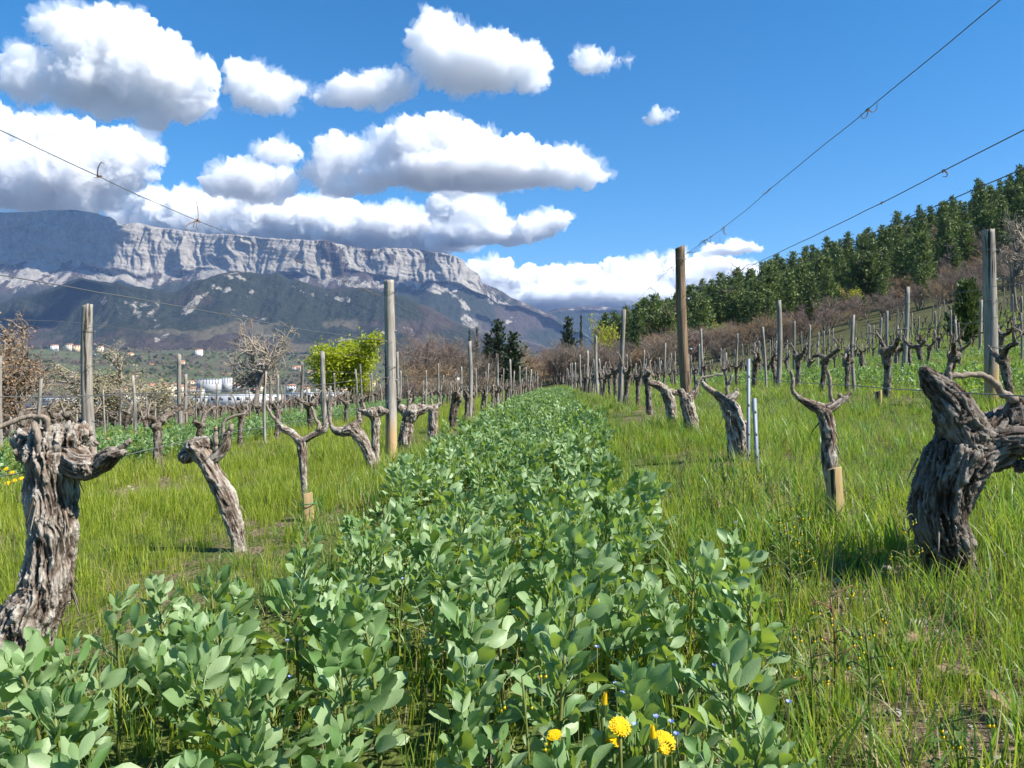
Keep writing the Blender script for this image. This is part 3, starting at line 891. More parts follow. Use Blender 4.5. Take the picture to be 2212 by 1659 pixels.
def peg(label, base, top, d, w, tie):
    b, t = PX(*base, d), PX(*top, d)
    gz_ = g(b[0], b[1])
    h = t[2] - gz_ + 0.06
    root = thing('peg', label, 'peg', (b[0], b[1], gz_ - 0.06), 0.35, 'fresh wooden pegs')
    dx = t[0] - b[0]
    c = np.array([[-1, -1], [1, -1], [1, 1], [-1, 1]]) * w
    zs = np.linspace(0, h, 6)
    v = np.concatenate([np.c_[c * (1.0 - 0.12 * i / 5) + [dx * i / 5, 0], np.full(4, z) + (np.array([0, 0.012, 0.004, -0.006]) if i == 5 else 0)] for i, z in enumerate(zs)])
    q = [[i * 4 + j, i * 4 + (j + 1) % 4, i * 4 + 4 + (j + 1) % 4, i * 4 + 4 + j] for i in range(5) for j in range(4)] + [[20, 21, 22, 23]]
    me = mesh_np('wood', v, q, None, False)
    o = ob('wood', me, M_STAKE, root)
    bv = o.modifiers.new('b', 'BEVEL'); bv.width, bv.segments = 0.004, 2
    if tie:
        mb = MB(); mb.add(*ring((dx * 0.72, 0, h * 0.72), w * 1.5, 0.004, 14, 0.1))
        ob('green_tie', mb.mesh('green_tie'), plain_mat('green_tie', (0.05, 0.16, 0.07), 0.5), root)
peg('short pale peg with green tie at the foot of the slender Y-shaped vine', (668, 1115), (664, 1066), 4.75, 0.032, True)
peg('split pale peg at the foot of the slim vine on the right', (1812, 1165), (1800, 1012), 3.15, 0.024, False)
peg('pale peg under a vine in the second row right of the bean strip', (1898, 888), (1897, 845), 8.6, 0.03, False)

# ------------------------------------------------------------------ vines
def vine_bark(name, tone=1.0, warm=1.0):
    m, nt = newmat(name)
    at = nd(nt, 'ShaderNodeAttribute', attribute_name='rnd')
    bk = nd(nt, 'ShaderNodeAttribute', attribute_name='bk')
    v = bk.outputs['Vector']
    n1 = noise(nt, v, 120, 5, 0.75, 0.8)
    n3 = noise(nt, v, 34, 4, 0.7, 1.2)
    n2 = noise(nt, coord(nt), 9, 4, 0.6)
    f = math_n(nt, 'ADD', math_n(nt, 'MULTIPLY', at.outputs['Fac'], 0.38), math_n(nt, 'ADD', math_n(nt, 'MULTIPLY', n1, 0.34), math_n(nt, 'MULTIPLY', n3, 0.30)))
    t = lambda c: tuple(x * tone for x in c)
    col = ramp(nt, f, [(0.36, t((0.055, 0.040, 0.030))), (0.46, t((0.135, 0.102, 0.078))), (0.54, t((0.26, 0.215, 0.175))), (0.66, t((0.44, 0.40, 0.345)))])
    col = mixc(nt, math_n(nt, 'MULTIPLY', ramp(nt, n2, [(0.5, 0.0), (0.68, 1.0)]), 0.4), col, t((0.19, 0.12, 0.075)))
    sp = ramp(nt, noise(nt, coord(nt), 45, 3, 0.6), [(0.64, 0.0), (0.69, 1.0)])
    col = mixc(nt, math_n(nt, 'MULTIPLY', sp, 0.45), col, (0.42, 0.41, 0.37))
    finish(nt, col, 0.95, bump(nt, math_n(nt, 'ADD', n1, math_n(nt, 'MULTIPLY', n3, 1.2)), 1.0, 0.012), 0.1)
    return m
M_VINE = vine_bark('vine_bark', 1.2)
M_VINE_DK = vine_bark('vine_bark_dark', 0.66)  # darker tone puts the right foreground vine's shade into its bark; back vines share it
M_CANE = bark_mat('vine_cane', (0.15, 0.11, 0.08), (0.25, 0.20, 0.155), (0.36, 0.31, 0.25), 4.0)
M_CUT = plain_mat('fresh_cut', (0.36, 0.20, 0.10), 0.8, var=0.2, scale=60)

def gnarl(path, rad, knobs, vox, seed, amp=1.0, twist=1.6):
    """shredded-bark body round a centre line (metres)"""
    P_, r = smooth_path(path, max(8, 7 * (len(path) - 1) + 1), rad)
    parts = [tube(P_, r, 14, True)]
    iv, it = ico(2)
    for c, kr in knobs:
        parts.append((iv * kr * np.array([1.0, 1.0, 0.85]) + c, None, it))
    v, n, q, t = voxel_union(parts, vox)
    T, Nn, B = frames(P_)
    L = np.concatenate([[0], np.cumsum(np.linalg.norm(np.diff(P_, axis=0), axis=1))])
    best = np.argmin(((v[:, None, :] - P_[None]) ** 2).sum(-1), 1)
    off = v - P_[best]
    s = L[best] + (off * T[best]).sum(1)
    a_, b_ = (off * Nn[best]).sum(1), (off * B[best]).sum(1)
    tw = twist * s
    pa, pb = a_ * np.cos(tw) - b_ * np.sin(tw), a_ * np.sin(tw) + b_ * np.cos(tw)
    wob = 0.02 * fbm(v * 14, 2, seed + 5)
    lump = fbm(v * 13, 3, seed)
    big = 1 - 2 * np.abs(vn(S3(pa * 48 + wob * 50, pb * 48, s * 6.0), seed + 1)) ** 0.6
    fib = 1 - 2.4 * np.abs(fbm(S3(pa * 125 + wob * 120, pb * 125, s * 15), 2, seed + 2)) ** 0.7
    strip = fbm(S3(pa * 55, pb * 55, s * 9), 2, seed + 3)
    rr = np.interp(np.arange(len(P_)), np.arange(len(P_)), r)[best]
    kk = np.clip(rr / 0.06, 0.35, 1.25) * amp
    v = v + n * ((lump * 0.013 + big * 0.0062 + fib * 0.0062 + np.maximum(0, strip - 0.1) * 0.013) * kk)[:, None]
    attr = np.clip(0.42 + 0.42 * fib + 0.25 * big + 0.35 * strip, 0, 1)
    gnarl.bk = np.stack([pa, pb, s * 0.16], 1)
    return v, q, t, attr

def hero_vine(label, d, trunk, arms, knobs, canes, vox, seed, mat=None, cuts=(), group='gnarled old vines beside the bean strip', shreds=0):
    mat = mat or M_VINE
    r_ = np.random.RandomState(seed)
    conv = lambda p: PX(p[0], p[1], d + (p[3] if len(p) > 3 else 0.0))
    b = conv(trunk[0])
    root = thing('grapevine', label, 'vine', tuple(b), 0, group)
    k = d / FPX
    loc = lambda p: conv(p) - b
    path = [loc(p) for p in trunk]
    path = [path[0] + (path[0] - path[1]) / np.linalg.norm(path[0] - path[1]) * 0.13] + path
    TR = 0.98 if d < 3 else 0.84
    rad = [trunk[0][2] * 1.05 * k * TR] + [p[2] * k * TR for p in trunk]
    kn = [(loc(p), p[2] * k * (0.92 if d < 3 else 0.82)) for p in knobs]
    v, q, t, at = gnarl(path, rad, kn, vox, seed)
    ob('trunk', mesh_np('trunk', v, q, t, True, {'rnd': at}, vecs={'bk': gnarl.bk}), mat, root)
    for i, a in enumerate(arms):
        v, q, t, at = gnarl([loc(p) for p in a], [p[2] * k * (0.95 if d < 3 else 0.82) for p in a], [(loc(a[-1]), a[-1][2] * k * 0.95)], vox, seed + 7 * i + 3, 0.9)
        ob('arm', mesh_np('arm', v, q, t, True, {'rnd': at}, vecs={'bk': gnarl.bk}), mat, root)
    for i, c in enumerate(canes):
        P_, rd = smooth_path([loc(p) for p in c], 7 * (len(c) - 1) + 3, [p[2] * k for p in c])
        P_ = P_ + 0.25 * rd[:, None] * np.stack([fbm(P_ * 40 + o_, 2, seed + o_) for o_ in range(3)], 1) * 3
        nodes = 1 + 0.22 * (np.sin(np.arange(len(P_)) * 1.25) > 0.85)
        ob('cane', mesh_np('cane', *tube(P_, rd * nodes, 9)), M_CANE, root)
    for c in cuts:
        iv, it = ico(1)
        dirv = np.array([0.2, -1, 0.35]) if len(c) < 4 else np.array(c[3])
        dirv = dirv / np.linalg.norm(dirv)
        mt = np.array(Vector(dirv).to_track_quat('Z', 'Y').to_matrix())
        vv = (iv * np.array([1, 1, 0.25]) * c[2] * k * 0.62) @ mt.T + loc(c[:3])
        ob('pruning_cut', mesh_np('pruning_cut', vv, None, it), M_CUT, root)
    for i in range(shreds):
        j = r_.randint(1, len(path) - 1)
        a = r_.uniform(0, 6.28)
        p0 = path[j] + np.array([math.cos(a), math.sin(a), 0]) * rad[j] * 0.95 + np.array([0, 0, r_.uniform(-0.08, 0.08)])
        o_ = np.array([math.cos(a), math.sin(a), 0]) * r_.uniform(0.012, 0.035)
        ln = r_.uniform(0.04, 0.1)
        P_ = smooth_path([p0, p0 + o_ * 0.6 - [0, 0, ln * 0.5], p0 + o_ * 1.1 - [0, 0, ln]], 7)
        ob('bark_shred', mesh_np('bark_shred', *tube(P_, np.linspace(0.004, 0.0012, 7), 5)), M_CANE if i % 2 else mat, root)
    return root

hero_vine('thick shaggy old vine with a knotted head at the left edge', 2.45,
          [(20, 1425, 66), (62, 1340, 58), (98, 1260, 47), (112, 1170, 44), (112, 1090, 45), (108, 1020, 47), (112, 975, 52)],
          [[(150, 985, 34, 0.0), (185, 1008, 30, -0.03), (215, 1002, 24, -0.02), (240, 985, 20, -0.05), (258, 978, 13, -0.06)], [(75, 965, 36, 0.02), (55, 950, 30, 0.05)]],
          [(112, 962, 52), (150, 948, 36), (75, 975, 40), (165, 1005, 34), (60, 958, 26), (176, 938, 20), (135, 936, 26), (190, 1012, 20, -0.05)],
          [[(92, 985, 9, -0.06), (82, 945, 7, -0.06), (78, 915, 6, -0.05), (74, 901, 5, -0.05), (40, 905, 5, -0.06), (-30, 932, 6, -0.1)],
           [(70, 902, 5, -0.05), (92, 900, 5, -0.05), (104, 925, 5, -0.04), (108, 960, 6, -0.03)], [(240, 985, 9, -0.05), (268, 962, 6, -0.06), (282, 952, 5, -0.06)],
           [(205, 990, 8), (198, 965, 6), (205, 955, 6)]], 0.0036, 11, cuts=[(88, 936, 10), (232, 948, 6)], shreds=34)
hero_vine('leaning old vine with a rounded black knot at its head', 4.05,
          [(513, 1165, 17), (500, 1110, 22), (475, 1050, 23), (448, 1000, 22), (428, 972, 26)],
          [[(440, 995, 18), (468, 985, 15), (487, 962, 14), (492, 935, 9)], [(418, 970, 20), (404, 985, 19)]],
          [(425, 965, 30), (405, 985, 19), (440, 958, 20)],
          [[(470, 975, 7), (464, 945, 6), (466, 925, 5)], [(486, 960, 5), (480, 925, 4), (490, 906, 3.5), (530, 893, 2.5)], [(492, 940, 6), (500, 915, 5)]], 0.0055, 12, cuts=[(466, 925, 6), (498, 912, 4)], shreds=14)
hero_vine('slender pale Y-shaped vine tied to a short peg', 5.18,
          [(662, 1105, 7), (656, 1040, 8), (654, 990, 10), (651, 955, 13)],
          [[(650, 958, 11), (630, 935, 9), (610, 925, 8), (598, 905, 4)], [(655, 952, 10), (680, 938, 8), (700, 928, 7), (705, 915, 5)]], [(651, 952, 13), (692, 925, 8)],
          [[(612, 925, 4), (585, 895, 3), (575, 875, 2.5)], [(690, 930, 5), (683, 905, 3.5), (672, 878, 2.5)], [(700, 925, 4), (704, 905, 3)]], 0.0055, 13, cuts=[(618, 921, 4)])
hero_vine('vine arched over to the left with orange pruning cuts', 6.75,
          [(803, 1025, 12), (797, 985, 13), (782, 950, 15), (762, 930, 16), (742, 932, 14)], [[(745, 933, 13), (725, 930, 10), (716, 920, 6)]], [(765, 922, 16), (775, 910, 10)],
          [[(718, 925, 4), (712, 900, 3.5), (714, 880, 3)], [(772, 915, 5), (776, 890, 4)]], 0.007, 14, cuts=[(738, 926, 6), (752, 924, 6)])
hero_vine('upright vine with a round curly head just left of the tan-footed post', 7.35,
          [(814, 1015, 9), (811, 970, 9), (811, 920, 10), (808, 897, 14)], [[(806, 895, 10), (788, 890, 9), (778, 885, 6)], [(815, 893, 10), (832, 888, 8)]], [(806, 892, 19), (822, 886, 13)],
          [[(788, 888, 3), (785, 870, 2.5)]], 0.007, 15)
hero_vine('stout vine with a wide gnarled head just right of the tan-footed post', 8.5,
          [(868, 985, 15), (874, 950, 16), (882, 912, 17), (890, 895, 18)], [[(888, 890, 14), (912, 885, 12), (925, 880, 8)], [(880, 895, 14), (866, 882, 10)]], [(892, 888, 20), (875, 886, 13), (908, 882, 12)],
          [[(880, 885, 4), (888, 862, 3)], [(905, 880, 3), (915, 868, 2.5)]], 0.008, 16)
hero_vine('thick stump-like vine third behind the tan-footed post', 10.4,
          [(934, 958, 11), (935, 920, 12), (937, 890, 12)], [[(935, 888, 9), (920, 878, 6)], [(938, 886, 8), (950, 872, 5)]], [(936, 884, 14)], [[(936, 880, 3), (930, 862, 2)]], 0.010, 17)

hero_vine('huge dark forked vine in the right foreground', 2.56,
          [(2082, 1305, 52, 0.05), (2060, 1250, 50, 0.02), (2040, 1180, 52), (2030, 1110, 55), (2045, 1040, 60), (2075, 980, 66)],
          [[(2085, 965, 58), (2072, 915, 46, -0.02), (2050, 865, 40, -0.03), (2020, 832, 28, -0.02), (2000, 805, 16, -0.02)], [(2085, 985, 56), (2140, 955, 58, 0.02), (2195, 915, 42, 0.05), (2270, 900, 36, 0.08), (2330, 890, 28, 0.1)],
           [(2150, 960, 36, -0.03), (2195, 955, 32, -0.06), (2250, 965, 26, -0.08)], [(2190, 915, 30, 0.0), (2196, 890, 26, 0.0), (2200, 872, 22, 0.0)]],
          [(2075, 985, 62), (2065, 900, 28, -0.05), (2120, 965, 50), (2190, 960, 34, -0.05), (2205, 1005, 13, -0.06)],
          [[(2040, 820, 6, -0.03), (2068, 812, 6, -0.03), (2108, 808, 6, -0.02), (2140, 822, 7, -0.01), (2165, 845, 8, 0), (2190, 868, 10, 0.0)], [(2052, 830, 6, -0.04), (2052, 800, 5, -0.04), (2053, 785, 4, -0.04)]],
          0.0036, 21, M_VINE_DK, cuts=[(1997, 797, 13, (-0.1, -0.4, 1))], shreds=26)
hero_vine('slim twisted vine with two raised canes behind a split peg', 3.57,
          [(1806, 1125, 15), (1800, 1065, 16), (1793, 1005, 17), (1790, 950, 17), (1786, 908, 20), (1778, 885, 18)],
          [[(1778, 888, 16), (1752, 874, 12), (1730, 862, 8), (1713, 848, 5)], [(1785, 885, 15), (1808, 872, 11), (1828, 858, 7), (1838, 850, 4)]], [(1782, 890, 19)],
          [[(1730, 862, 5), (1714, 846, 4), (1712, 820, 4), (1708, 800, 3)], [(1802, 872, 5), (1793, 850, 4), (1792, 822, 3.5), (1788, 800, 3)], [(1820, 862, 5), (1812, 850, 4)]], 0.0055, 22, cuts=[(1740, 866, 6)], shreds=12)
hero_vine('leaning vine beside the two metal stakes', 5.5,
          [(1594, 975, 23), (1593, 930, 24), (1582, 892, 22), (1568, 866, 17)], [[(1566, 866, 15), (1546, 850, 9), (1524, 835, 6), (1518, 826, 4)], [(1575, 865, 13), (1590, 850, 8)]], [(1572, 872, 20), (1585, 905, 20)],
          [[(1568, 860, 4), (1573, 835, 3.5), (1580, 812, 3)], [(1588, 852, 4), (1592, 838, 3)]], 0.006, 23, cuts=[(1560, 862, 6)], shreds=12)
hero_vine('vine growing against the brown post', 7.3,
          [(1500, 940, 17), (1491, 900, 16), (1484, 868, 17)], [[(1482, 865, 12), (1470, 845, 8)], [(1490, 862, 11), (1502, 845, 8), (1508, 830, 5)]], [(1484, 862, 18)], [[(1500, 845, 4), (1510, 820, 3), (1535, 812, 2.5), (1560, 808, 2)]], 0.007, 24)
hero_vine('vine bowing left in front of the brown post', 8.4,
          [(1450, 895, 14), (1448, 868, 14), (1438, 845, 13)], [[(1438, 845, 12), (1420, 832, 10), (1405, 828, 7)], [(1446, 846, 9), (1465, 850, 6), (1475, 862, 5)]], [(1432, 838, 12)], [[(1420, 828, 3), (1425, 812, 2)]], 0.008, 25)

hero_vine('vine just outside the right edge whose shadow falls on the grass', 1.15,
          [(3260, 1950, 70), (3240, 1750, 66), (3250, 1500, 62), (3240, 1300, 70)], [[(3240, 1290, 60), (3100, 1180, 50), (2990, 1120, 34)], [(3250, 1290, 60), (3330, 1150, 44, 0.2)]], [(3240, 1260, 85)], [], 0.012, 29)

# ---- the vines farther along: seven bodies, copied
def proto_vine(seed, vox=0.012, h=0.62):
    r_ = np.random.RandomState(seed)
    ln = r_.uniform(-0.12, 0.12, 2)
    trunk = [np.array([0, 0, -0.12]), np.array([0, 0, 0.0]), np.array([ln[0] * 0.3, ln[1] * 0.6, h * 0.45]), np.array([ln[0], ln[1], h * 0.82])]
    w = r_.uniform(0.036, 0.055)
    top = trunk[-1]
    kn = [(top + r_.uniform(-0.05, 0.05, 3), r_.uniform(0.04, 0.065)) for _ in range(3)]
    def gn(*a_, **k_):
        r4 = gnarl(*a_, **k_)
        return r4 + (gnarl.bk,)
    out = {'trunk': gn(trunk, [w * 1.2, w, w * 0.85, w * 1.1], kn, vox, seed, 1.1)}
    arms, canes = [], []
    for sg in (-1, 1):
        L_ = r_.uniform(0.16, 0.34)
        e = top + np.array([r_.uniform(-0.06, 0.06), sg * L_, r_.uniform(0.05, 0.16)])
        mid = (top + e) / 2 + np.array([r_.uniform(-0.03, 0.03), 0, r_.uniform(-0.03, 0.03)])
        arms.append(gn([top, mid, e], [w * 0.8, w * 0.6, w * 0.5], [(e, w * 0.7), (mid, w * 0.6)], vox, seed + sg + 5, 1.0))
        for _ in range(2):
            c0 = e + r_.uniform(-0.03, 0.03, 3)
            c1 = c0 + np.array([r_.uniform(-0.08, 0.08), r_.uniform(-0.1, 0.1), r_.uniform(0.06, 0.16)])
            c2 = c1 + np.array([r_.uniform(-0.06, 0.06), r_.uniform(-0.15, 0.15), r_.uniform(-0.02, 0.12)])
            canes.append(tube(smooth_path([c0, c1, c2], 7), np.linspace(0.011, 0.005, 7), 5))
    out['arms'], out['canes'] = arms, canes
    return out
M_VINE_FAR = bark_mat('far_vine_bark', (0.06, 0.045, 0.035), (0.115, 0.088, 0.068), (0.20, 0.165, 0.135), 3.0)
VP_NEAR, VP_FAR = [], []
for i in range(7):
    p = proto_vine(300 + i, 0.016)
    near_ = [('trunk', mesh_np('trunk', *p['trunk'][:3], True, {'rnd': p['trunk'][3]}, vecs={'bk': p['trunk'][4]}))]
    near_ += [('arm', mesh_np('arm', *a[:3], True, {'rnd': a[3]}, vecs={'bk': a[4]})) for a in p['arms']]
    near_ += [('cane', mesh_np('cane', *c)) for c in p['canes']]
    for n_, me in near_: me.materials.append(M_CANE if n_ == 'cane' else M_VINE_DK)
    VP_NEAR.append(near_)
    p = proto_vine(300 + i, 0.032)
    mb = MB()
    for a in [p['trunk']] + p['arms']: mb.add(a[0], a[1], a[2], a[3])
    for c in p['canes']: mb.add(*c)
    me = mb.mesh('grapevine'); me.materials.append(M_VINE_FAR)
    VP_FAR.append(me)
spots = []
for k in ROWS:
    u = {0: 10.9, 1: 9.0}.get(k, 3.0)
    while u < vine_row_end(k) - 0.8:
        u += rp.uniform(1.15, 1.6)
        x, y = xy(u, RV(k) + rp.uniform(-0.08, 0.08))
        if in_view(x, y, 0.71) and rp.random() > 0.06: spots.append((math.hypot(x, y), k, x, y))
spots.sort()
far_pts = []
for i, (d_, k, x, y) in enumerate(spots):
    pi = rp.randrange(7); rz = -TH + rp.uniform(-0.35, 0.35) + (math.pi if rp.random() < 0.5 else 0)
    s = rp.uniform(0.85, 1.18)
    z = g(x, y)
    lab = 'gnarled pruned vine farther back ' + side(k)
    if i < 110:
        root = thing('grapevine', lab, 'vine', (x, y, z), rz, 'pruned vines farther back ' + side(k), s)
        for n_, me in VP_NEAR[pi]: ob(n_, me, None, root)
    elif i < 300:
        o = ob('grapevine', VP_FAR[pi], None, None, (x, y, z), (0, 0, rz), s)
        tag(o, lab, 'vine', 'pruned vines farther back ' + side(k))
    else:
        far_pts.append((x, y, z, rz, s, pi))
if far_pts:
    f_ = np.array(far_pts)
    o = geo_scatter('distant_vines', [proto('vine_body', me, None) for me in VP_FAR], f_[:, :3], np.c_[0 * f_[:, 3], 0 * f_[:, 3], f_[:, 3]], np.repeat(f_[:, 4:5], 3, 1), f_[:, 5].astype(int))
    tag(o, 'mass of small pruned vines at the far end of the rows', 'vines', kind='stuff')

# ------------------------------------------------------------------ trellis wires
def row_z(k, us):
    pu = np.arange(-7.2, 90, 7.45)
    px_, py_ = xy(pu, RV(k))
    return np.interp(us, pu, G(px_, py_))
def wire(label, k, h, seed, u1=60.0, rad=0.0019, u0=-0.3, sag=0.03, side_off=0.0, ndr=0, kink=0.012):
    us = np.concatenate([np.arange(u0, 12, 0.16), np.arange(12, u1, 0.9)])
    x, y = xy(us, RV(k) + side_off)
    ph = np.mod(us + 7.2, 7.45) / 7.45
    hh = np.interp(us, [0, 3, 8, 30], [h, h, h, h]) if not hasattr(h, '__len__') else np.interp(us, *h)
    z = row_z(k, us) + hh - sag * 4 * ph * (1 - ph) + kink * fbm(S3(us * 1.1, 0, seed), 3, seed)
    x = x + kink * fbm(S3(us * 0.9, 3, seed), 3, seed + 1)
    P_ = np.stack([x, y, z], 1)
    root = tag(ob('trellis_wire', mesh_np('trellis_wire', *tube(P_, rad, 5)), M_WIRE), label, 'wire', 'trellis wires')
    r_ = np.random.RandomState(seed)
    for i in range(ndr):
        j = r_.randint(8, 60) if i < ndr * 0.75 else r_.randint(40, 72)
        c = P_[j]
        mb = MB()
        big = r_.rand() < 0.4
        a = np.linspace(0, r_.uniform(6, 16), 18)
        dv = (P_[j + 1] - P_[j]) / np.linalg.norm(P_[j + 1] - P_[j])
        coil = c + dv * (a * 0.0018)[:, None] + 0.0042 * np.stack([np.cos(a), 0 * a, np.sin(a)], 1)
        mb.add(*tube(coil, 0.0017, 4))
        for _ in range(r_.randint(1, 5) if big else r_.randint(0, 3)):
            L_ = r_.uniform(0.03, 0.08) * (1.6 if big else 0.8)
            dr = r_.normal(size=3); dr[2] -= 0.6; dr /= np.linalg.norm(dr)
            e = np.cross(dr, r_.normal(size=3)); e /= np.linalg.norm(e)
            P2 = smooth_path([c, c + dr * L_ * 0.45 + e * L_ * 0.25, c + dr * L_ * 0.9 + e * 0.1 * L_, c + dr * L_ * 0.8 - e * L_ * 0.35], 10)
            mb.add(*tube(P2, np.linspace(0.0027, 0.0012, 10), 4))
        ob('tendril', mb.mesh('tendril'), M_TENDRIL, root)
wire('highest wire running down to the tan-footed post on the left', 0, 1.70, 1, ndr=9)
wire('second wire from the top over the left row of vines', 0, 1.26, 2, ndr=7)
wire('third wire from the top along the left row of vines', 0, 0.885, 3, ndr=3)
wire('lowest wire resting on the heads of the left row', 0, 0.64, 4, ndr=2, kink=0.02)
wire('highest wire rising steeply to the top right corner', 1, 1.78, 5, ndr=11, sag=0.05)
wire('upper of the paired wires over the right row', 1, ([0, 2.1, 3.8, 7.5, 60], [1.34, 1.34, 1.33, 1.35, 1.35]), 6, ndr=7, side_off=-0.02, sag=0.02)
wire('lower of the paired wires over the right row', 1, ([0, 2.1, 3.8, 7.5, 60], [1.26, 1.26, 1.26, 1.3, 1.3]), 7, ndr=5, side_off=0.03)
wire('lowest wire along the right row behind the big dark vine', 1, 0.62, 8)
for k in (-1, 2):
    for h, w_ in ((1.62, 'highest'), (1.2, 'second'), (0.88, 'third'), (0.6, 'lowest')):
        wire(w_ + ' wire of the second row ' + ('left' if k < 0 else 'right') + ' of the bean strip', k, h, 20 + k * 4 + int(h * 10), ndr=2, kink=0.02)
for k in (-3, -2, 3):
    for h, w_ in ((1.5, 'upper'), (0.95, 'middle'), (0.6, 'lower')):
        wire(w_ + ' wire of the ' + {-2: 'third row left', -3: 'fourth row left', 3: 'third row right'}[k] + ' of the bean strip', k, h, 60 + k * 4 + int(h * 10), kink=0.025)
# ------------------------------------------------------------------ broad beans
M_BEAN = leaf_mat('bean_leaf', (0.125, 0.240, 0.074), (0.335, 0.445, 0.235), (0.36, 0.50, 0.045), 0.36, 0.45, 0.4, True)
M_BSTEM = leaf_mat('bean_stem', (0.16, 0.21, 0.05), (0.22, 0.22, 0.07), (0.25, 0.3, 0.05), 0.15, 0.5)

def leaflet(L, W, fold, curl, seed, tip=0.06, wave=0.08):
    r_ = np.random.RandomState(seed)
    nr_, v, q = 6, [], []
    ph = r_.uniform(0, 6.28)
    for i in range(nr_):
        t = i / (nr_ - 1)
        w = W * (math.sin(math.pi * min(1, t * 0.96 + 0.02)) ** 0.62) * (0.78 + 0.35 * t) * (1 - 0.55 * max(0, t - 0.86) / 0.14) if 0 < i < nr_ - 1 else W * (0.10 if i == 0 else 0.12)
        y = L * t
        zc = -curl * L * t * t
        for c in (-1, -0.55, 0, 0.55, 1):
            x = c * w / 2
            z = zc + fold * abs(x) + wave * W * math.sin(ph + 5 * t + 2 * c) * abs(c)
            v.append((x, y, z))
    for i in range(nr_ - 1):
        for j in range(4):
            a = i * 5 + j
            q.append((a, a + 1, a + 6, a + 5))
    return np.array(v), q

def rotm(rx=0, ry=0, rz=0): return np.array(Euler((rx, ry, rz)).to_matrix())

def bean_leaf(seed, n_pairs, size):
    """compound leaf growing from the origin along +Y"""
    r_ = np.random.RandomState(seed)
    mb = MB()
    Lr = 0.025 + 0.016 * n_pairs
    P_ = smooth_path([(0, 0, 0), (0, Lr * 0.5, 0.003), (0, Lr, 0.0)], 5)
    mb.add(*tube(P_ * size, 0.0016 * size, 4), rnd=0.05)
    for i in range(n_pairs):
        f = 1.0 if i == n_pairs - 1 else 0.35 + 0.5 * i / max(1, n_pairs - 1)
        for sg in (-1, 1):
            L = r_.uniform(0.036, 0.062); W = L * r_.uniform(0.46, 0.66)
            v, q = leaflet(L, W, r_.uniform(0.15, 0.42), r_.uniform(-0.05, 0.3), r_.randint(1e6))
            a = sg * r_.uniform(0.28, 0.62) if i == n_pairs - 1 else sg * r_.uniform(0.6, 1.1)
            v = v @ rotm(r_.uniform(-0.15, 0.4), sg * r_.uniform(0.1, 0.7), 0).T
            v = v @ rotm(0, 0, -a).T + np.array([0, Lr * f, 0])
            mb.add(v * size, q, rnd=r_.uniform(0, 0.35))
    return mb
LEAF_MB = [bean_leaf(500 + i, [1, 2, 2, 3, 2, 2, 1, 2][i], 1.0) for i in range(8)]
LEAF_ME = []
for b_ in LEAF_MB:
    me = b_.mesh('leaf'); me.materials.append(M_BEAN); LEAF_ME.append(me)
STEM_ME = []
def stem_geo(h, seed):
    r_ = np.random.RandomState(seed)
    b = r_.uniform(-0.05, 0.05, 2)
    P_ = smooth_path([(0, 0, -0.02), (b[0] * 0.3, b[1] * 0.3, h * 0.5), (b[0], b[1], h)], 9)
    return P_, tube(P_, np.linspace(0.0052, 0.003, 9), 4)
def bean_layout(seed):
    """stem path and (leaf kind, place, euler, size) list of one plant"""
    r_ = np.random.RandomState(seed)
    h = r_.uniform(0.24, 0.36)
    P_, geo = stem_geo(h, seed)
    out = []
    n = r_.randint(12, 18)
    az = r_.uniform(0, 6.28)
    for i in range(n):
        t = 0.18 + 0.80 * (i / (n - 1)) ** 0.85
        pos = np.array([np.interp(t, np.linspace(0, 1, 9), P_[:, k]) for k in range(3)])
        az += math.pi + r_.uniform(-0.75, 0.75)
        el = math.radians(np.interp(t, [0.15, 0.5, 0.8, 1.0], [15, 38, 60, 76]) + r_.uniform(-12, 12))
        sz = np.interp(t, [0.1, 0.35, 0.75, 1.0], [0.75, 1.05, 1.05, 0.6]) * r_.uniform(0.85, 1.15)
        out.append((r_.randint(8), pos, (el, r_.uniform(-0.35, 0.35), az), sz))
    return geo, out
def bean_mesh(seed):
    geo, lay = bean_layout(seed)
    mb = MB()
    for k, pos, e, sz in lay:
        v, q, t, a = LEAF_MB[k].arrays()
        mb.add(v * sz @ np.array(Euler(e, 'XYZ').to_matrix()).T + pos, q, t, np.mod(a + random.random() * 0.4, 1))
    st = mesh_np('stem', *geo, True, {'rnd': np.full(len(geo[0]), 0.3)}); st.materials.append(M_BSTEM)
    fo = mb.mesh('foliage'); fo.materials.append(M_BEAN)
    mb2 = MB(); mb2.add(*geo, rnd=0.3)
    v, q, t, a = mb.arrays(); mb2.add(v, q, t, a)
    return st, fo, mb2.mesh('bean_body')
BEAN = [(bean_layout(700 + i), bean_mesh(700 + i)) for i in range(9)]
for st, fo, whole in [b[1] for b in BEAN]: whole.materials.append(M_BEAN)

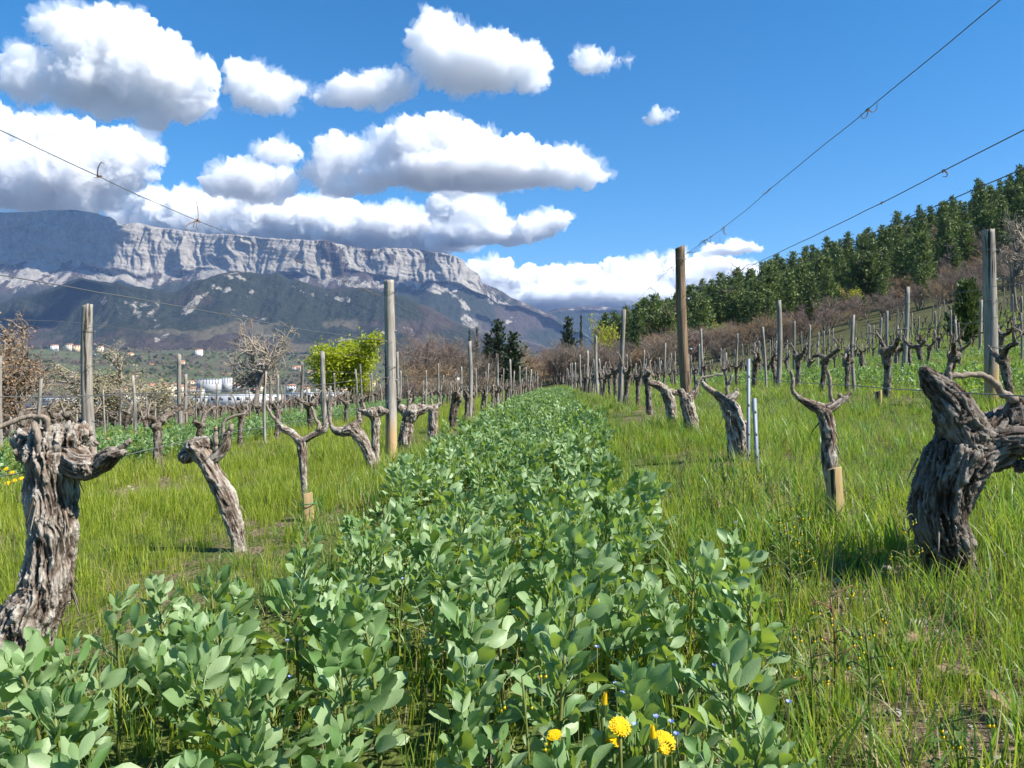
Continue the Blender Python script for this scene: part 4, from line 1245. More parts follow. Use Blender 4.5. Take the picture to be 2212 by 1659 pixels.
def jitter_grid(u0, u1, v0, v1, sp, r_, fade=None):
    out = []
    u = u0
    while u < u1:
        s = sp if not callable(sp) else sp(u)
        v = v0
        while v < v1:
            out.append((u + r_.uniform(-0.45, 0.45) * s, v + r_.uniform(-0.45, 0.45) * s))
            v += s
        u += s
    return out
rb = np.random.RandomState(42)
bsp = []
for u, v in jitter_grid(0.3, 46, -1.2, 0.44, lambda u: 0.175 if u < 9 else 0.21, rb):
    x, y = xy(u, v)
    d_ = math.hypot(x, y)
    if y < 0.55 or d_ < 0.72 or not in_view(x, y, 1.1): continue
    if v < -1.0 + (0 if u > 2.3 else -0.2): continue
    if v > 0.3 + 0.12 * math.sin(u * 2.3) and rb.rand() < (0.5 if u > 2.2 else 0.15): continue
    if fbm(np.array([[u * 1.3, v * 1.3, 0.0]]), 2, 3)[0] < -0.42 and u < 6: continue
    if rb.rand() < 0.06: continue
    bsp.append((d_, x, y))
for px, d_ in ((1500, 0.98), (1560, 1.08), (1625, 0.96), (1690, 0.92), (1610, 1.25), (1660, 1.12), (1580, 1.5), (1455, 1.7), (1540, 1.8), (1490, 2.15), (1610, 2.3), (1420, 1.3), (1640, 1.75), (1250, 0.92), (1100, 0.9)):
    x = (px - CXP) / FPX * d_
    bsp.append((math.hypot(x, d_), x, d_))
bsp.sort()
def bean_zone(x, y):
    u, v = uv(x, y)
    px = CXP + FPX * x / y
    if y < 1.35: return 'in the bottom left corner' if px < 620 else 'around the dandelions at the bottom edge' if px > 1120 else 'at the bottom edge left of the dandelions'
    if y < 2.6: return 'near the foot of the thick left vine' if v < -0.55 else 'on the right side of the strip facing the bare soil' if v > 0.1 else 'in the middle of the near strip'
    if y < 4.6: return 'level with the leaning vine with the black knot' if v < -0.3 else 'level with the slim vine and split peg'
    return 'level with the tan-footed post or beyond'
rest = []
for i, (d_, x, y) in enumerate(bsp):
    k = rb.randint(9); rz = rb.uniform(0, 6.28); s = rb.uniform(0.8, 1.15) * (0.92 if d_ < 1.6 else 0.98 if d_ < 8 else 0.9)
    z = g(x, y)
    tl = rb.uniform(-0.12, 0.12, 2)
    if i < 300:
        zn = bean_zone(x, y)
        root = thing('broad_bean_plant', 'blue-green broad bean plant ' + zn, 'bean plant', (x, y, z), 0, 'broad bean plants ' + zn, s)
        root.rotation_euler = (tl[0], tl[1], rz)
        (geo, lay), (st, fo, wh) = BEAN[k]
        ob('stem', st, None, root)
        if i < 95:
            for kk, pos, e, sz in lay: ob('leaf', LEAF_ME[kk], None, root, pos, e, sz)
        else:
            ob('foliage', fo, None, root)
    else:
        rest.append((x, y, z, tl[0], tl[1], rz, s, k))
for v0, v1, u0, sp in ((4.75, 6.9, 5.5, 0.27), (-7.3, -5.0, 6.0, 0.27), (10.6, 13.0, 14, 0.4), (-13.4, -11, 14, 0.4)):
    for u, v in jitter_grid(u0, 42, v0, v1, sp, rb):
        x, y = xy(u, v)
        if in_view(x, y, 0.72): rest.append((x, y, g(x, y), rb.uniform(-0.1, 0.1), rb.uniform(-0.1, 0.1), rb.uniform(0, 6.28), rb.uniform(0.65, 1.0), rb.randint(9)))
f_ = np.array(rest)
o = geo_scatter('bean_crop', [proto('bean_body', b[1][2], None) for b in BEAN], f_[:, :3], f_[:, 3:6], np.repeat(f_[:, 6:7], 3, 1), f_[:, 7].astype(int))
tag(o, 'dense blue-green bean crop farther along the alleys', 'bean crop', kind='stuff')

# ------------------------------------------------------------------ grass
M_GRASS = leaf_mat('grass_blade', (0.18, 0.25, 0.024), (0.33, 0.36, 0.046), (0.42, 0.54, 0.045), 0.42, 0.45, 0.3)
M_COARSE = leaf_mat('coarse_grass_blade', (0.085, 0.185, 0.040), (0.17, 0.27, 0.055), (0.28, 0.46, 0.05), 0.38, 0.42, 0.35)
M_STRAW = leaf_mat('dry_straw', (0.30, 0.23, 0.12), (0.42, 0.34, 0.20), (0.4, 0.3, 0.15), 0.2, 0.8, 0.2)
M_WEED = leaf_mat('low_weed_leaf', (0.07, 0.13, 0.025), (0.13, 0.19, 0.04), (0.22, 0.34, 0.04), 0.35, 0.5)
def blade(h, w, lean, az, twist, r_, seg=4):
    v, q = [], []
    for i in range(seg + 1):
        t = i / seg
        ww = w * (1 - t ** 1.7) * 0.5 + 0.0003
        out = lean * t ** 1.8
        a = az + twist * t
        c = np.array([math.cos(az) * out, math.sin(az) * out, h * (t - 0.25 * (out / max(h, 1e-3)) * t * t)])
        sd_ = np.array([-math.sin(a), math.cos(a), 0]) * ww
        v += [c - sd_, c + sd_]
    for i in range(seg): q.append((2 * i, 2 * i + 1, 2 * i + 3, 2 * i + 2))
    return np.array(v), q
def tuft(seed, n, h, w, spread, lean=0.45, seg=4):
    r_ = np.random.RandomState(seed)
    mb = MB()
    for _ in range(n):
        hh = h * r_.uniform(0.5, 1.1)
        v, q = blade(hh, w * r_.uniform(0.7, 1.2), hh * r_.uniform(0.05, lean), r_.uniform(0, 6.28), r_.uniform(-1.2, 1.2), r_, seg)
        o_ = r_.normal(size=2) * spread
        mb.add(v + np.array([o_[0], o_[1], -0.01]), q, rnd=r_.uniform(0, 0.5))
    return mb.mesh('tuft')
def weed(seed, n=9, s=0.02):
    r_ = np.random.RandomState(seed)
    mb = MB()
    for i in range(n):
        v, q = leaflet(s * r_.uniform(0.7, 1.3), s * 0.6, 0.2, 0.2, r_.randint(1e6))
        az, el = r_.uniform(0, 6.28), r_.uniform(0.1, 0.9)
        z = r_.uniform(0, 0.05)
        mb.add(v @ rotm(el, 0, 0).T @ rotm(0, 0, az).T + np.array([r_.normal() * 0.02, r_.normal() * 0.02, z]), q, rnd=r_.uniform(0, 0.5))
    return mb.mesh('weed')
TUFTS = [proto('t', tuft(800 + i, 13, 0.215, 0.0050, 0.036), M_GRASS) for i in range(4)]
TUFTS += [proto('t', tuft(820 + i, 7, 0.24, 0.0085, 0.024, 0.75, 5), M_COARSE) for i in range(3)]
TUFTS += [proto('t', tuft(840 + i, 7, 0.25, 0.0026, 0.05, 0.9), M_STRAW) for i in range(2)]
TUFTS += [proto('t', weed(860 + i, 12, 0.024), M_WEED) for i in range(3)]
rg = np.random.RandomState(77)
GP = []
def band(d0, d1, per_m2, sc, fine=True):
    n = int(per_m2 * 0.78 * (d1 * d1 - d0 * d0))
    dd = np.sqrt(rg.uniform(d0 * d0, d1 * d1, n))
    bb = rg.uniform(-0.78, 0.78, n)
    y = dd / np.sqrt(1 + bb * bb); x = bb * y
    u, v = uv(x, y)
    al = np.mod(v + 1.7, 6.0)
    beans = (al > 0.6) & (al < 2.15)
    rowd = np.minimum(np.mod(v + 1.7, 3.0), 3 - np.mod(v + 1.7, 3.0))
    p = np.where(beans, 0.34, 1.0)
    p = p * (0.85 + 0.15 * sstep(0.1, 0.35, rowd))
    soil = np.exp(-((v - 0.95) / 0.42) ** 2) * sstep(4.6, 3.2, u) if False else np.exp(-((v - 0.9) / 0.35) ** 2) * (1 - sstep(2.0, 3.2, u))
    p = p * (1 - 0.12 * soil) * (1 - 0.94 * np.exp(-((v + 3.9) / 0.55) ** 2 - ((u - 6.3) / 2.2) ** 2))
    patch = fbm(S3(x * 0.9, y * 0.9, 0), 3, 61)
    fine_ = vn(S3(x * 4.5, y * 4.5, 2.0), 62)
    p = p * (0.9 + 0.35 * patch) * (0.62 + 0.75 * np.maximum(0, fine_ + 0.35))
    for vx, vy in ((1.45, 2.45), (-1.62, 2.4), (1.55, 3.45), (-1.48, 3.95)): p = p * (1 - 0.5 * np.exp(-((x - vx) ** 2 + (y - vy) ** 2) / 0.055))
    keep = rg.rand(n) < p
    x, y, u, v, patch, soil = x[keep], y[keep], u[keep], v[keep], patch[keep], soil[keep]
    m_ = len(x)
    left = (v < -1.7)
    kind = np.where(left, rg.randint(0, 4, m_), np.where(rg.rand(m_) < 0.45, rg.randint(4, 7, m_), rg.randint(0, 4, m_)))
    rr = rg.rand(m_)
    kind = np.where(rr < np.where(soil > 0.3, 0.24, np.where(left, 0.07, 0.17)), rg.randint(7, 9, m_), kind)
    kind = np.where(rr > np.where(soil > 0.3, 0.80, 0.86), rg.randint(9, 12, m_), kind)
    if d0 > 9: kind = np.where(kind > 6, rg.randint(0, 4, m_), kind)
    z = G(x, y)
    s = sc * rg.uniform(0.45, 1.25, m_) * (0.85 + 0.5 * patch) * np.where(left, 0.92, np.where(patch > 0.0, 0.88, 0.7)) * np.where(np.abs(np.mod(v + 1.7, 6.0) - 1.4) < 0.8, 1.2, 1.0)
    if d0 < 1.5: s = s * np.where(soil > 0.3, 0.95, 1.0)
    hs = s * (1.0 if d0 < 9 else 0.72 if d0 < 25 else 0.5)
    for i in range(m_):
        GP.append((x[i], y[i], z[i], rg.uniform(-0.15, 0.15), rg.uniform(-0.15, 0.15), rg.uniform(0, 6.28), s[i], s[i], hs[i], kind[i]))
band(0.75, 3.6, 700, 0.95)
band(3.6, 9, 300, 1.0)
band(9, 25, 60, 1.35)
band(25, 76, 5.0, 2.4)
f_ = np.array(GP)
o = geo_scatter('grass', TUFTS, f_[:, :3], f_[:, 3:6], f_[:, 6:9], f_[:, 9].astype(int))
tag(o, 'bright green spring grass and low weeds between the vine rows', 'grass', kind='stuff')

# ------------------------------------------------------------------ flowers among the beans
M_PETAL = leaf_mat('dandelion_petal', (0.82, 0.52, 0.008), (0.88, 0.64, 0.015), (0.9, 0.62, 0.02), 0.3, 0.6, 0.2)
M_BRACT = leaf_mat('dandelion_bract', (0.09, 0.16, 0.04), (0.13, 0.19, 0.05), (0.2, 0.3, 0.05), 0.2)
M_BLUE = leaf_mat('speedwell_petal', (0.27, 0.36, 0.75), (0.42, 0.50, 0.85), (0.4, 0.5, 0.9), 0.3, 0.6, 0.2)
M_YEL = leaf_mat('groundsel_floret', (0.75, 0.52, 0.01), (0.8, 0.6, 0.03), (0.8, 0.6, 0.03), 0.2, 0.6, 0.2)
M_RED = leaf_mat('reddish_stem', (0.20, 0.085, 0.06), (0.26, 0.12, 0.075), (0.3, 0.12, 0.06), 0.1)
def petal_disc(R_, rings, seed, dome=0.1):
    r_ = np.random.RandomState(seed)
    mb = MB()
    for k in range(rings):
        f = 1 - k / rings * 0.82
        n = int(46 * f) + 6
        for i in range(n):
            a = 2 * math.pi * (i + r_.rand() * 0.8) / n
            L = R_ * f * r_.uniform(0.86, 1.06); w = 0.0021
            el = dome * (1 - f) * 2.2 + 0.06 + r_.uniform(-0.09, 0.12)
            v = []
            for t in (0.08, 0.55, 1.0):
                rr, zz = L * t * math.cos(el), L * t * math.sin(el) + 0.001 * k - 0.10 * L * t * t * (f > 0.8)
                ww = w * (0.6 + 0.4 * t)
                for sg in (-1, 1): v.append((rr * math.cos(a) - sg * ww / 2 * math.sin(a), rr * math.sin(a) + sg * ww / 2 * math.cos(a), zz))
            mb.add(v, [(0, 1, 3, 2), (2, 3, 5, 4)], rnd=r_.rand() * 0.6)
    return mb
PET_ME = [petal_disc(0.0195, 6, 900 + i).mesh('petals', False) for i in range(3)]
def cup(R0, R1, h, n=14, seed=0):
    mb = MB()
    for i in range(n):
        a = 2 * math.pi * i / n
        v, q = [], []
        for t, rr in ((0, R0 * 0.45), (0.5, R0), (1.0, R1)):
            for sg in (-1, 1):
                aa = a + sg * (0.24 if t < 1 else 0.05)
                v.append((rr * math.cos(aa), rr * math.sin(aa), h * t))
        mb.add(v, [(0, 1, 3, 2), (2, 3, 5, 4)], rnd=(i % 5) / 10)
    return mb
OPEN_BR = cup(0.008, 0.010, 0.014).mesh('bracts'); BUD_BR = cup(0.0075, 0.0055, 0.020).mesh('bracts')
budp = MB()
for i in range(16):
    a = i * 2.4
    v = [(0.0045 * math.cos(a + s_ * 0.25) * (1 - t * 0.5), 0.0045 * math.sin(a + s_ * 0.25) * (1 - t * 0.5), 0.014 + 0.016 * t) for t in (0, 1) for s_ in (-1, 1)]
    budp.add(v, [(0, 1, 3, 2)], rnd=0.2)
BUD_PE = budp.mesh('petals', False)
for me, mt in [(p, M_PETAL) for p in PET_ME] + [(OPEN_BR, M_BRACT), (BUD_BR, M_BRACT), (BUD_PE, M_PETAL)]: me.materials.append(mt)
def dand_leaf(seed):
    r_ = np.random.RandomState(seed)
    L = r_.uniform(0.09, 0.14); v, q = [], []
    n = 12
    for i in range(n + 1):
        t = i / n
        w = 0.013 * (0.35 + 1.1 * t) * (1.0 if i % 2 else 0.42) * (1 if i < n else 0.1)
        v += [(-w, L * t, 0.05 * math.sin(t * 2.2)), (0, L * t, 0.05 * math.sin(t * 2.2) - 0.003), (w, L * t, 0.05 * math.sin(t * 2.2))]
    for i in range(n):
        for j in range(2): q.append((3 * i + j, 3 * i + j + 1, 3 * i + j + 4, 3 * i + j + 3))
    return mesh_np('leaf', v, q, None, True, {'rnd': np.full(len(v), 0.2)})
DLEAF = [dand_leaf(i) for i in range(3)]
for me in DLEAF: me.materials.append(M_WEED)
def dandelion(label, px, py, d, tilt, bud=False, s=1.0, seed=0, group='dandelions among the beans'):
    r_ = np.random.RandomState(seed + 50)
    p = PX(px, py, d)
    gz_ = g(p[0], p[1])
    root = thing('dandelion', label, 'dandelion', (p[0], p[1], gz_), r_.uniform(0, 6), group)
    h = max(0.04, p[2] - gz_)
    ob('stem', mesh_np('stem', *tube(smooth_path([(0.01, 0.01, -0.01), (0.004, 0.006, h * 0.5), (0, 0, h)], 8), 0.0028 * s, 6), True, None), M_BSTEM, root)
    e = (tilt[0], tilt[1], 0)
    root.rotation_euler = (0, 0, 0)
    ob('bracts', BUD_BR if bud else OPEN_BR, None, root, (0, 0, h - 0.004), e, s)
    ob('petals', BUD_PE if bud else PET_ME[seed % 3], None, root, (0, 0, h + (0 if bud else 0.008)), e, s if bud else (s * 0.85, s * 0.85, s * 0.5))
    for i in range(5):
        ob('leaf', DLEAF[i % 3], None, root, (0.004, 0, 0.004), (r_.uniform(-0.1, 0.5), 0, r_.uniform(0, 6.28)), s)
dandelion('fully open dandelion, higher of the two at the bottom edge', 1340, 1582, 1.16, (0.55, 0.1), seed=1, s=1.05)
dandelion('open dandelion tilted toward us, lower of the two at the bottom edge', 1435, 1617, 1.10, (0.95, 0.25), seed=2, s=1.05)
dandelion('closed dandelion bud above the open flowers at the bottom edge', 1303, 1542, 1.17, (0.1, 0.1), True, 1.1, 3)
dandelion('closed dandelion bud overlapping the lower open flower', 1414, 1618, 1.05, (0.05, -0.1), True, 1.1, 4)
dandelion('dandelion half hidden behind bean leaves at the bottom edge', 1197, 1600, 1.16, (0.4, -0.2), seed=5, s=0.7)
dandelion('dandelion shaded underneath the higher open dandelion', 1326, 1612, 1.18, (0.3, 0.0), seed=6, s=0.9)
for i, (px, py) in enumerate(((12, 1015), (25, 1023), (30, 1040), (46, 1036), (68, 1041), (16, 1046))):
    dandelion('yellow dandelion in the cluster behind the thick left vine', px, py, 6.3 + 0.12 * (i % 3), (0.7, 0.1 * i), seed=i, s=1.35, group='dandelion cluster behind the thick left vine')

def speedwell(x, y, z_, seed):
    r_ = np.random.RandomState(seed)
    gz_ = g(x, y)
    root = thing('speedwell_flower', 'tiny sky-blue speedwell flower low among the bean stems', 'flower', (x, y, gz_), r_.uniform(0, 6.28), 'blue speedwell flowers among the beans')
    ob('stem', SW_STEM, None, root, (0, 0, 0), None, (1, 1, z_ / 0.15))
    for i in range(4):
        ob('petal', SW_PET, None, root, (0, 0, z_), (0.35 + 0.25, 0, i * math.pi / 2 + 0.3))
sw_v, sw_q = leaflet(0.0068, 0.0072, 0.1, -0.1, 4)
SW_PET = mesh_np('petal', sw_v, sw_q, None, True, {'rnd': np.full(len(sw_v), 0.2)}); SW_PET.materials.append(M_BLUE)
SW_STEM = mesh_np('stem', *tube(smooth_path([(0.02, 0.01, 0), (0.01, 0, 0.08), (0, 0, 0.15)], 6), 0.0011, 4)); SW_STEM.materials.append(M_BSTEM)
for i, (px, py, d) in enumerate(((545, 1512, 1.55), (560, 1503, 1.55), (620, 1386, 1.9), (625, 1465, 1.7), (615, 1540, 1.5), (1372, 1570, 1.2), (1330, 1480, 1.45), (1345, 1500, 1.4), (1418, 1552, 1.2), (1462, 1590, 1.15), (1450, 1563, 1.2),
                                 (1500, 1480, 1.4), (1515, 1462, 1.45), (1290, 1400, 1.6), (870, 1252, 2.2), (1160, 1250, 2.2), (1705, 1520, 1.3), (1590, 1130, 2.7), (1255, 1430, 1.55), (905, 1110, 3.0), (1545, 1440, 1.5), (530, 1520, 1.5))):
    p = PX(px, py, d)
    speedwell(p[0], p[1], max(0.05, min(0.3, p[2] - g(p[0], p[1]))), i)

def groundsel(label, px, py, d, seed, red=False, s=1.0):
    r_ = np.random.RandomState(seed)
    p = PX(px, py, d)
    gz_ = g(p[0], p[1])
    h = max(0.08, p[2] - gz_)
    root = thing('groundsel', label, 'weed', (p[0], p[1], gz_), 0, 'groundsel weeds with yellow tubular flowers')
    sm = M_RED if red else M_BSTEM
    top = np.array([0, 0, h])
    P_ = smooth_path([(0.01, 0.01, -0.01), (0.012, 0.0, h * 0.5), top], 8)
    ob('stem', mesh_np('stem', *tube(P_, np.linspace(0.0028, 0.0018, 8) * s, 5)), sm, root)
    for i in range(6):
        t = 0.45 + 0.55 * i / 5
        c0 = np.array([np.interp(t, np.linspace(0, 1, 8), P_[:, k]) for k in range(3)])
        a = i * 2.4 + r_.rand()
        e = c0 + np.array([math.cos(a), math.sin(a), 0.5]) * r_.uniform(0.02, 0.045) * s
        e2 = e + np.array([math.cos(a) * 0.008, math.sin(a) * 0.008, -0.010])
        ob('branch', mesh_np('branch', *tube(smooth_path([c0, e, e2], 6), 0.0012 * s, 4)), sm, root)
        for j in range(2):
            q_ = e2 + r_.normal(size=3) * 0.006
            v, q, t_ = tube(np.array([q_, q_ + [0, 0, -0.006], q_ + [0.001, 0, -0.010]]) , np.array([0.0018, 0.0026, 0.0022]) * s, 6)
            ob('bud', mesh_np('bud', v, q, t_), M_BRACT, root)
            v, q, t_ = tube(np.array([q_ + [0.001, 0, -0.009], q_ + [0.001, 0, -0.0145]]), np.array([0.0022, 0.0026]) * s, 6)
            ob('floret', mesh_np('floret', v, q, t_), M_YEL, root)
    for i in range(7):
        t = 0.1 + 0.7 * i / 7
        c0 = np.array([np.interp(t, np.linspace(0, 1, 8), P_[:, k]) for k in range(3)])
        ob('leaf', DLEAF[i % 3], None, root, c0, (r_.uniform(0.1, 0.7), 0, i * 2.4), 0.42 * s)
for i, (px, py, d, rd, lb) in enumerate(((1128, 1462, 1.3, False, 'groundsel with drooping yellow buds rising from the middle of the beans'), (1681, 1095, 2.5, False, 'groundsel in the grass left of the split peg'),
        (1722, 1112, 2.45, False, 'groundsel just left of the split peg'), (1700, 1128, 2.3, False, 'low groundsel in front of the split peg'), (1955, 1120, 2.35, False, 'groundsel left of the huge dark vine'),
        (1603, 985, 3.9, False, 'groundsel at the foot of the taller metal stake'), (1560, 1000, 3.7, False, 'groundsel left of the taller metal stake'), (1650, 1010, 3.6, False, 'groundsel right of the shorter metal stake'),
        (1795, 1290, 1.75, True, 'red-stemmed branching groundsel on the bare soil'), (1745, 1345, 1.65, False, 'groundsel beside the red-stemmed weed, left of it'), (1868, 1345, 1.6, False, 'groundsel beside the red-stemmed weed, right of it'),
        (2060, 1560, 1.25, False, 'groundsel in the grass at the bottom right corner'), (1480, 960, 5.0, False, 'groundsel in the grass below the brown post'), (860, 1180, 2.9, False, 'groundsel among beans below the tan-footed post'))):
    groundsel(lb, px, py, d, 40 + i, rd, 1.15)

# ------------------------------------------------------------------ stones and fallen leaves
M_STONE = plain_mat('pale_stone', (0.40, 0.36, 0.30), 0.9, var=0.3, scale=40, bmp=0.4)
M_DEAD = leaf_mat('dead_leaf', (0.20, 0.13, 0.075), (0.34, 0.25, 0.16), (0.35, 0.2, 0.08), 0.2, 0.8, 0.2)
ST_ME = []
for i in range(6):
    iv, it = ico(2)
    v = iv * (1 + 0.35 * fbm(iv * 1.3 + i * 7, 2, i)[:, None]) * np.array([1, 0.8, 0.5])
    me = mesh_np('stone', v, None, it, False); me.materials.append(M_STONE); ST_ME.append(me)
for i in range(70):
    u, v = (rg.uniform(0.9, 3.0), rg.normal(0.9, 0.25)) if i < 52 else (rg.uniform(4.8, 8), rg.normal(-3.9, 0.35))
    x, y = xy(u, v)
    s = rg.uniform(0.006, 0.022) * (1.6 if i % 9 == 0 else 1) * (1.5 if i >= 52 else 1)
    o = ob('stone', ST_ME[i % 6], None, None, (x, y, g(x, y) + s * 0.2), (0, 0, rg.uniform(0, 6)), s)
    tag(o, 'pale stone on the bare soil between beans and right vine row' if i < 52 else 'pale stone on the bare earth behind the leaning left vine', 'stone', 'pale stones on the bare soil')
gs = []
for i in range(5200):
    u, v = (rg.uniform(0.7, 4.6), rg.normal(0.9, 0.45)) if i < 3900 else (rg.uniform(4.2, 8.6), rg.normal(-3.9, 0.45))
    x, y = xy(u, v)
    gs.append((x, y, g(x, y), rg.uniform(0, 6), rg.uniform(0.0018, 0.006), rg.randint(6)))
f_ = np.array(gs)
o = geo_scatter('gravel', [proto('s', me, None) for me in ST_ME], f_[:, :3], np.c_[0 * f_[:, 3], 0 * f_[:, 3], f_[:, 3]], np.repeat(f_[:, 4:5], 3, 1), f_[:, 5].astype(int))
tag(o, 'crumbly pale gravel and clods on the bare soil', 'gravel', kind='stuff')
def oak(seed):
    r_ = np.random.RandomState(seed); n = 14; v, q = [], []
    for i in range(n + 1):
        t = i / n
        w = 0.022 * math.sin(math.pi * min(0.97, t * 0.92 + 0.05)) * (1 + 0.35 * math.sin(t * 26)) + 0.0015
        zz = 0.012 * math.sin(t * 3 + seed) + 0.01
        v += [(-w, 0.085 * t, zz + 0.35 * w), (0, 0.085 * t, zz), (w, 0.085 * t, zz + 0.45 * w)]
    for i in range(n):
        for j in range(2): q.append((3 * i + j, 3 * i + j + 1, 3 * i + j + 4, 3 * i + j + 3))
    me = mesh_np('fallen_leaf', v, q, None, True, {'rnd': np.full(len(v), r_.rand())}); me.materials.append(M_DEAD)
    return me
OAK = [oak(i) for i in range(3)]
for i in range(26):
    u, v = rg.uniform(0.9, 3.6), rg.normal(0.85, 0.35)
    x, y = xy(u, v)
    o = ob('fallen_leaf', OAK[i % 3], None, None, (x, y, g(x, y) + 0.004), (rg.uniform(-0.4, 0.4), rg.uniform(-0.4, 0.4), rg.uniform(0, 6.28)), rg.uniform(0.6, 1.1))
    tag(o, 'curled brown dead leaf on the bare soil right of the beans', 'dead leaf', 'dead leaves on the bare soil')
# ------------------------------------------------------------------ trees
M_BARK = bark_mat('grey_bark', (0.10, 0.08, 0.065), (0.17, 0.145, 0.12), (0.26, 0.23, 0.20), 1.0)
M_BARK_D = bark_mat('dark_bark', (0.05, 0.04, 0.032), (0.09, 0.07, 0.055), (0.14, 0.11, 0.09), 1.0)
def twig_mat(name, a, b):
    m, nt = newmat(name)
    oi = nt.nodes.new('ShaderNodeObjectInfo'); at = nd(nt, 'ShaderNodeAttribute', attribute_name='rnd')
    r = math_n(nt, 'FRACT', math_n(nt, 'ADD', oi.outputs['Random'], at.outputs['Fac']))
    finish(nt, mixc(nt, r, a, b), 0.9, None, 0.1)
    return m
M_TWIG = {'grey': twig_mat('grey_twigs', (0.17, 0.135, 0.105), (0.31, 0.255, 0.20)), 'mauve': twig_mat('mauve_twigs', (0.17, 0.125, 0.105), (0.27, 0.205, 0.17)),
          'orange': twig_mat('orange_twigs', (0.21, 0.145, 0.085), (0.34, 0.245, 0.155)), 'pale': twig_mat('pale_twigs', (0.26, 0.22, 0.175), (0.40, 0.34, 0.27))}
M_YG = leaf_mat('fresh_yellow_leaf', (0.27, 0.33, 0.015), (0.42, 0.45, 0.025), (0.56, 0.62, 0.03), 0.4, 0.5)
M_RUST = leaf_mat('rusty_oak_leaf', (0.26, 0.16, 0.085), (0.42, 0.28, 0.16), (0.42, 0.26, 0.12), 0.3, 0.7)
M_CREAM = leaf_mat('cream_bud', (0.22, 0.19, 0.09), (0.36, 0.32, 0.18), (0.3, 0.28, 0.12), 0.25, 0.7)
M_PINE = leaf_mat('pine_needles', (0.070, 0.115, 0.032), (0.165, 0.215, 0.060), (0.14, 0.20, 0.04), 0.22, 0.55)
M_CYP = leaf_mat('dark_conifer', (0.024, 0.042, 0.022), (0.045, 0.068, 0.030), (0.05, 0.08, 0.02), 0.18, 0.55)
M_JUN = leaf_mat('juniper_needles', (0.045, 0.085, 0.020), (0.085, 0.125, 0.028), (0.12, 0.17, 0.03), 0.25, 0.55)

def bare_tree(seed, h=1.0, spread=0.5, levels=4, stems=1, kids=(6, 6, 6, 5), up=0.5, wiggle=0.12):
    """unit-height leafless tree: (trunk mesh builder, twig mesh builder, twig tips)"""
    r_ = np.random.RandomState(seed)
    tb, wb, tips = MB(), MB(), []
    def grow(p, dr, L, rad, lev):
        n = 5 if lev < 2 else 4 if lev < 3 else 3
        pts = [p]; dd = dr.copy()
        for i in range(n):
            dd = dd + r_.normal(size=3) * wiggle * (1 + 0.5 * lev) + np.array([0, 0, 0.08 * up])
            dd /= np.linalg.norm(dd)
            pts.append(pts[-1] + dd * L / n)
        pts = np.array(pts)
        tgt = tb if lev <= 1 else wb
        v, q, t = tube(pts, np.linspace(rad, rad * 0.45, n + 1), 6 if lev == 0 else 4 if lev == 1 else 3, False)
        tgt.add(v, q, rnd=r_.uniform(0, 0.6))
        if lev >= levels:
            tips.append(pts[-1]); tips.append(pts[len(pts) // 2]); return
        for k in range(kids[min(lev, len(kids) - 1)]):
            f = r_.uniform(0.3 if lev == 0 else 0.2, 1.0)
            i = min(n - 1, int(f * n))
            base_ = pts[i] + (pts[i + 1] - pts[i]) * (f * n - i)
            ax = r_.normal(size=3); ax -= dd * np.dot(ax, dd); ax /= np.linalg.norm(ax)
            ang = r_.uniform(0.45, 1.0) * spread * 1.6
            nd_ = dd * math.cos(ang) + ax * math.sin(ang) + np.array([0, 0, 0.25 * up]); nd_ /= np.linalg.norm(nd_)
            grow(base_, nd_, L * r_.uniform(0.45, 0.72), rad * 0.56, lev + 1)
    for s_ in range(stems):
        a = r_.uniform(0, 6.28)
        ln = 0.0 if stems == 1 else r_.uniform(0.1, 0.55)
        grow(np.array([math.cos(a), math.sin(a), 0]) * (0.0 if stems == 1 else 0.06), np.array([math.cos(a) * ln, math.sin(a) * ln, 1.0]) / math.hypot(1, ln), h * (0.5 if stems == 1 else 0.6), 0.026 if stems == 1 else 0.017, 0)
    return tb, wb, np.array(tips)

def leaf_cloud(tips, n, size, seed, spread, outline=None):
    r_ = np.random.RandomState(seed)
    c = tips[r_.randint(len(tips), size=n)] + r_.normal(size=(n, 3)) * spread
    nrm = r_.normal(size=(n, 3)); nrm /= np.linalg.norm(nrm, axis=1, keepdims=True)
    a = np.cross(nrm, r_.normal(size=(n, 3))); a /= np.linalg.norm(a, axis=1, keepdims=True)
    b = np.cross(nrm, a)
    s = size * r_.uniform(0.6, 1.3, (n, 1))
    v = np.stack([c - a * s, c + b * s * 0.7 + nrm * s * 0.15, c + a * s, c - b * s * 0.7 - nrm * s * 0.15], 1).reshape(-1, 3)
    q = np.arange(n * 4).reshape(-1, 4)
    return v, q, np.repeat(r_.uniform(0, 0.5, n), 4)

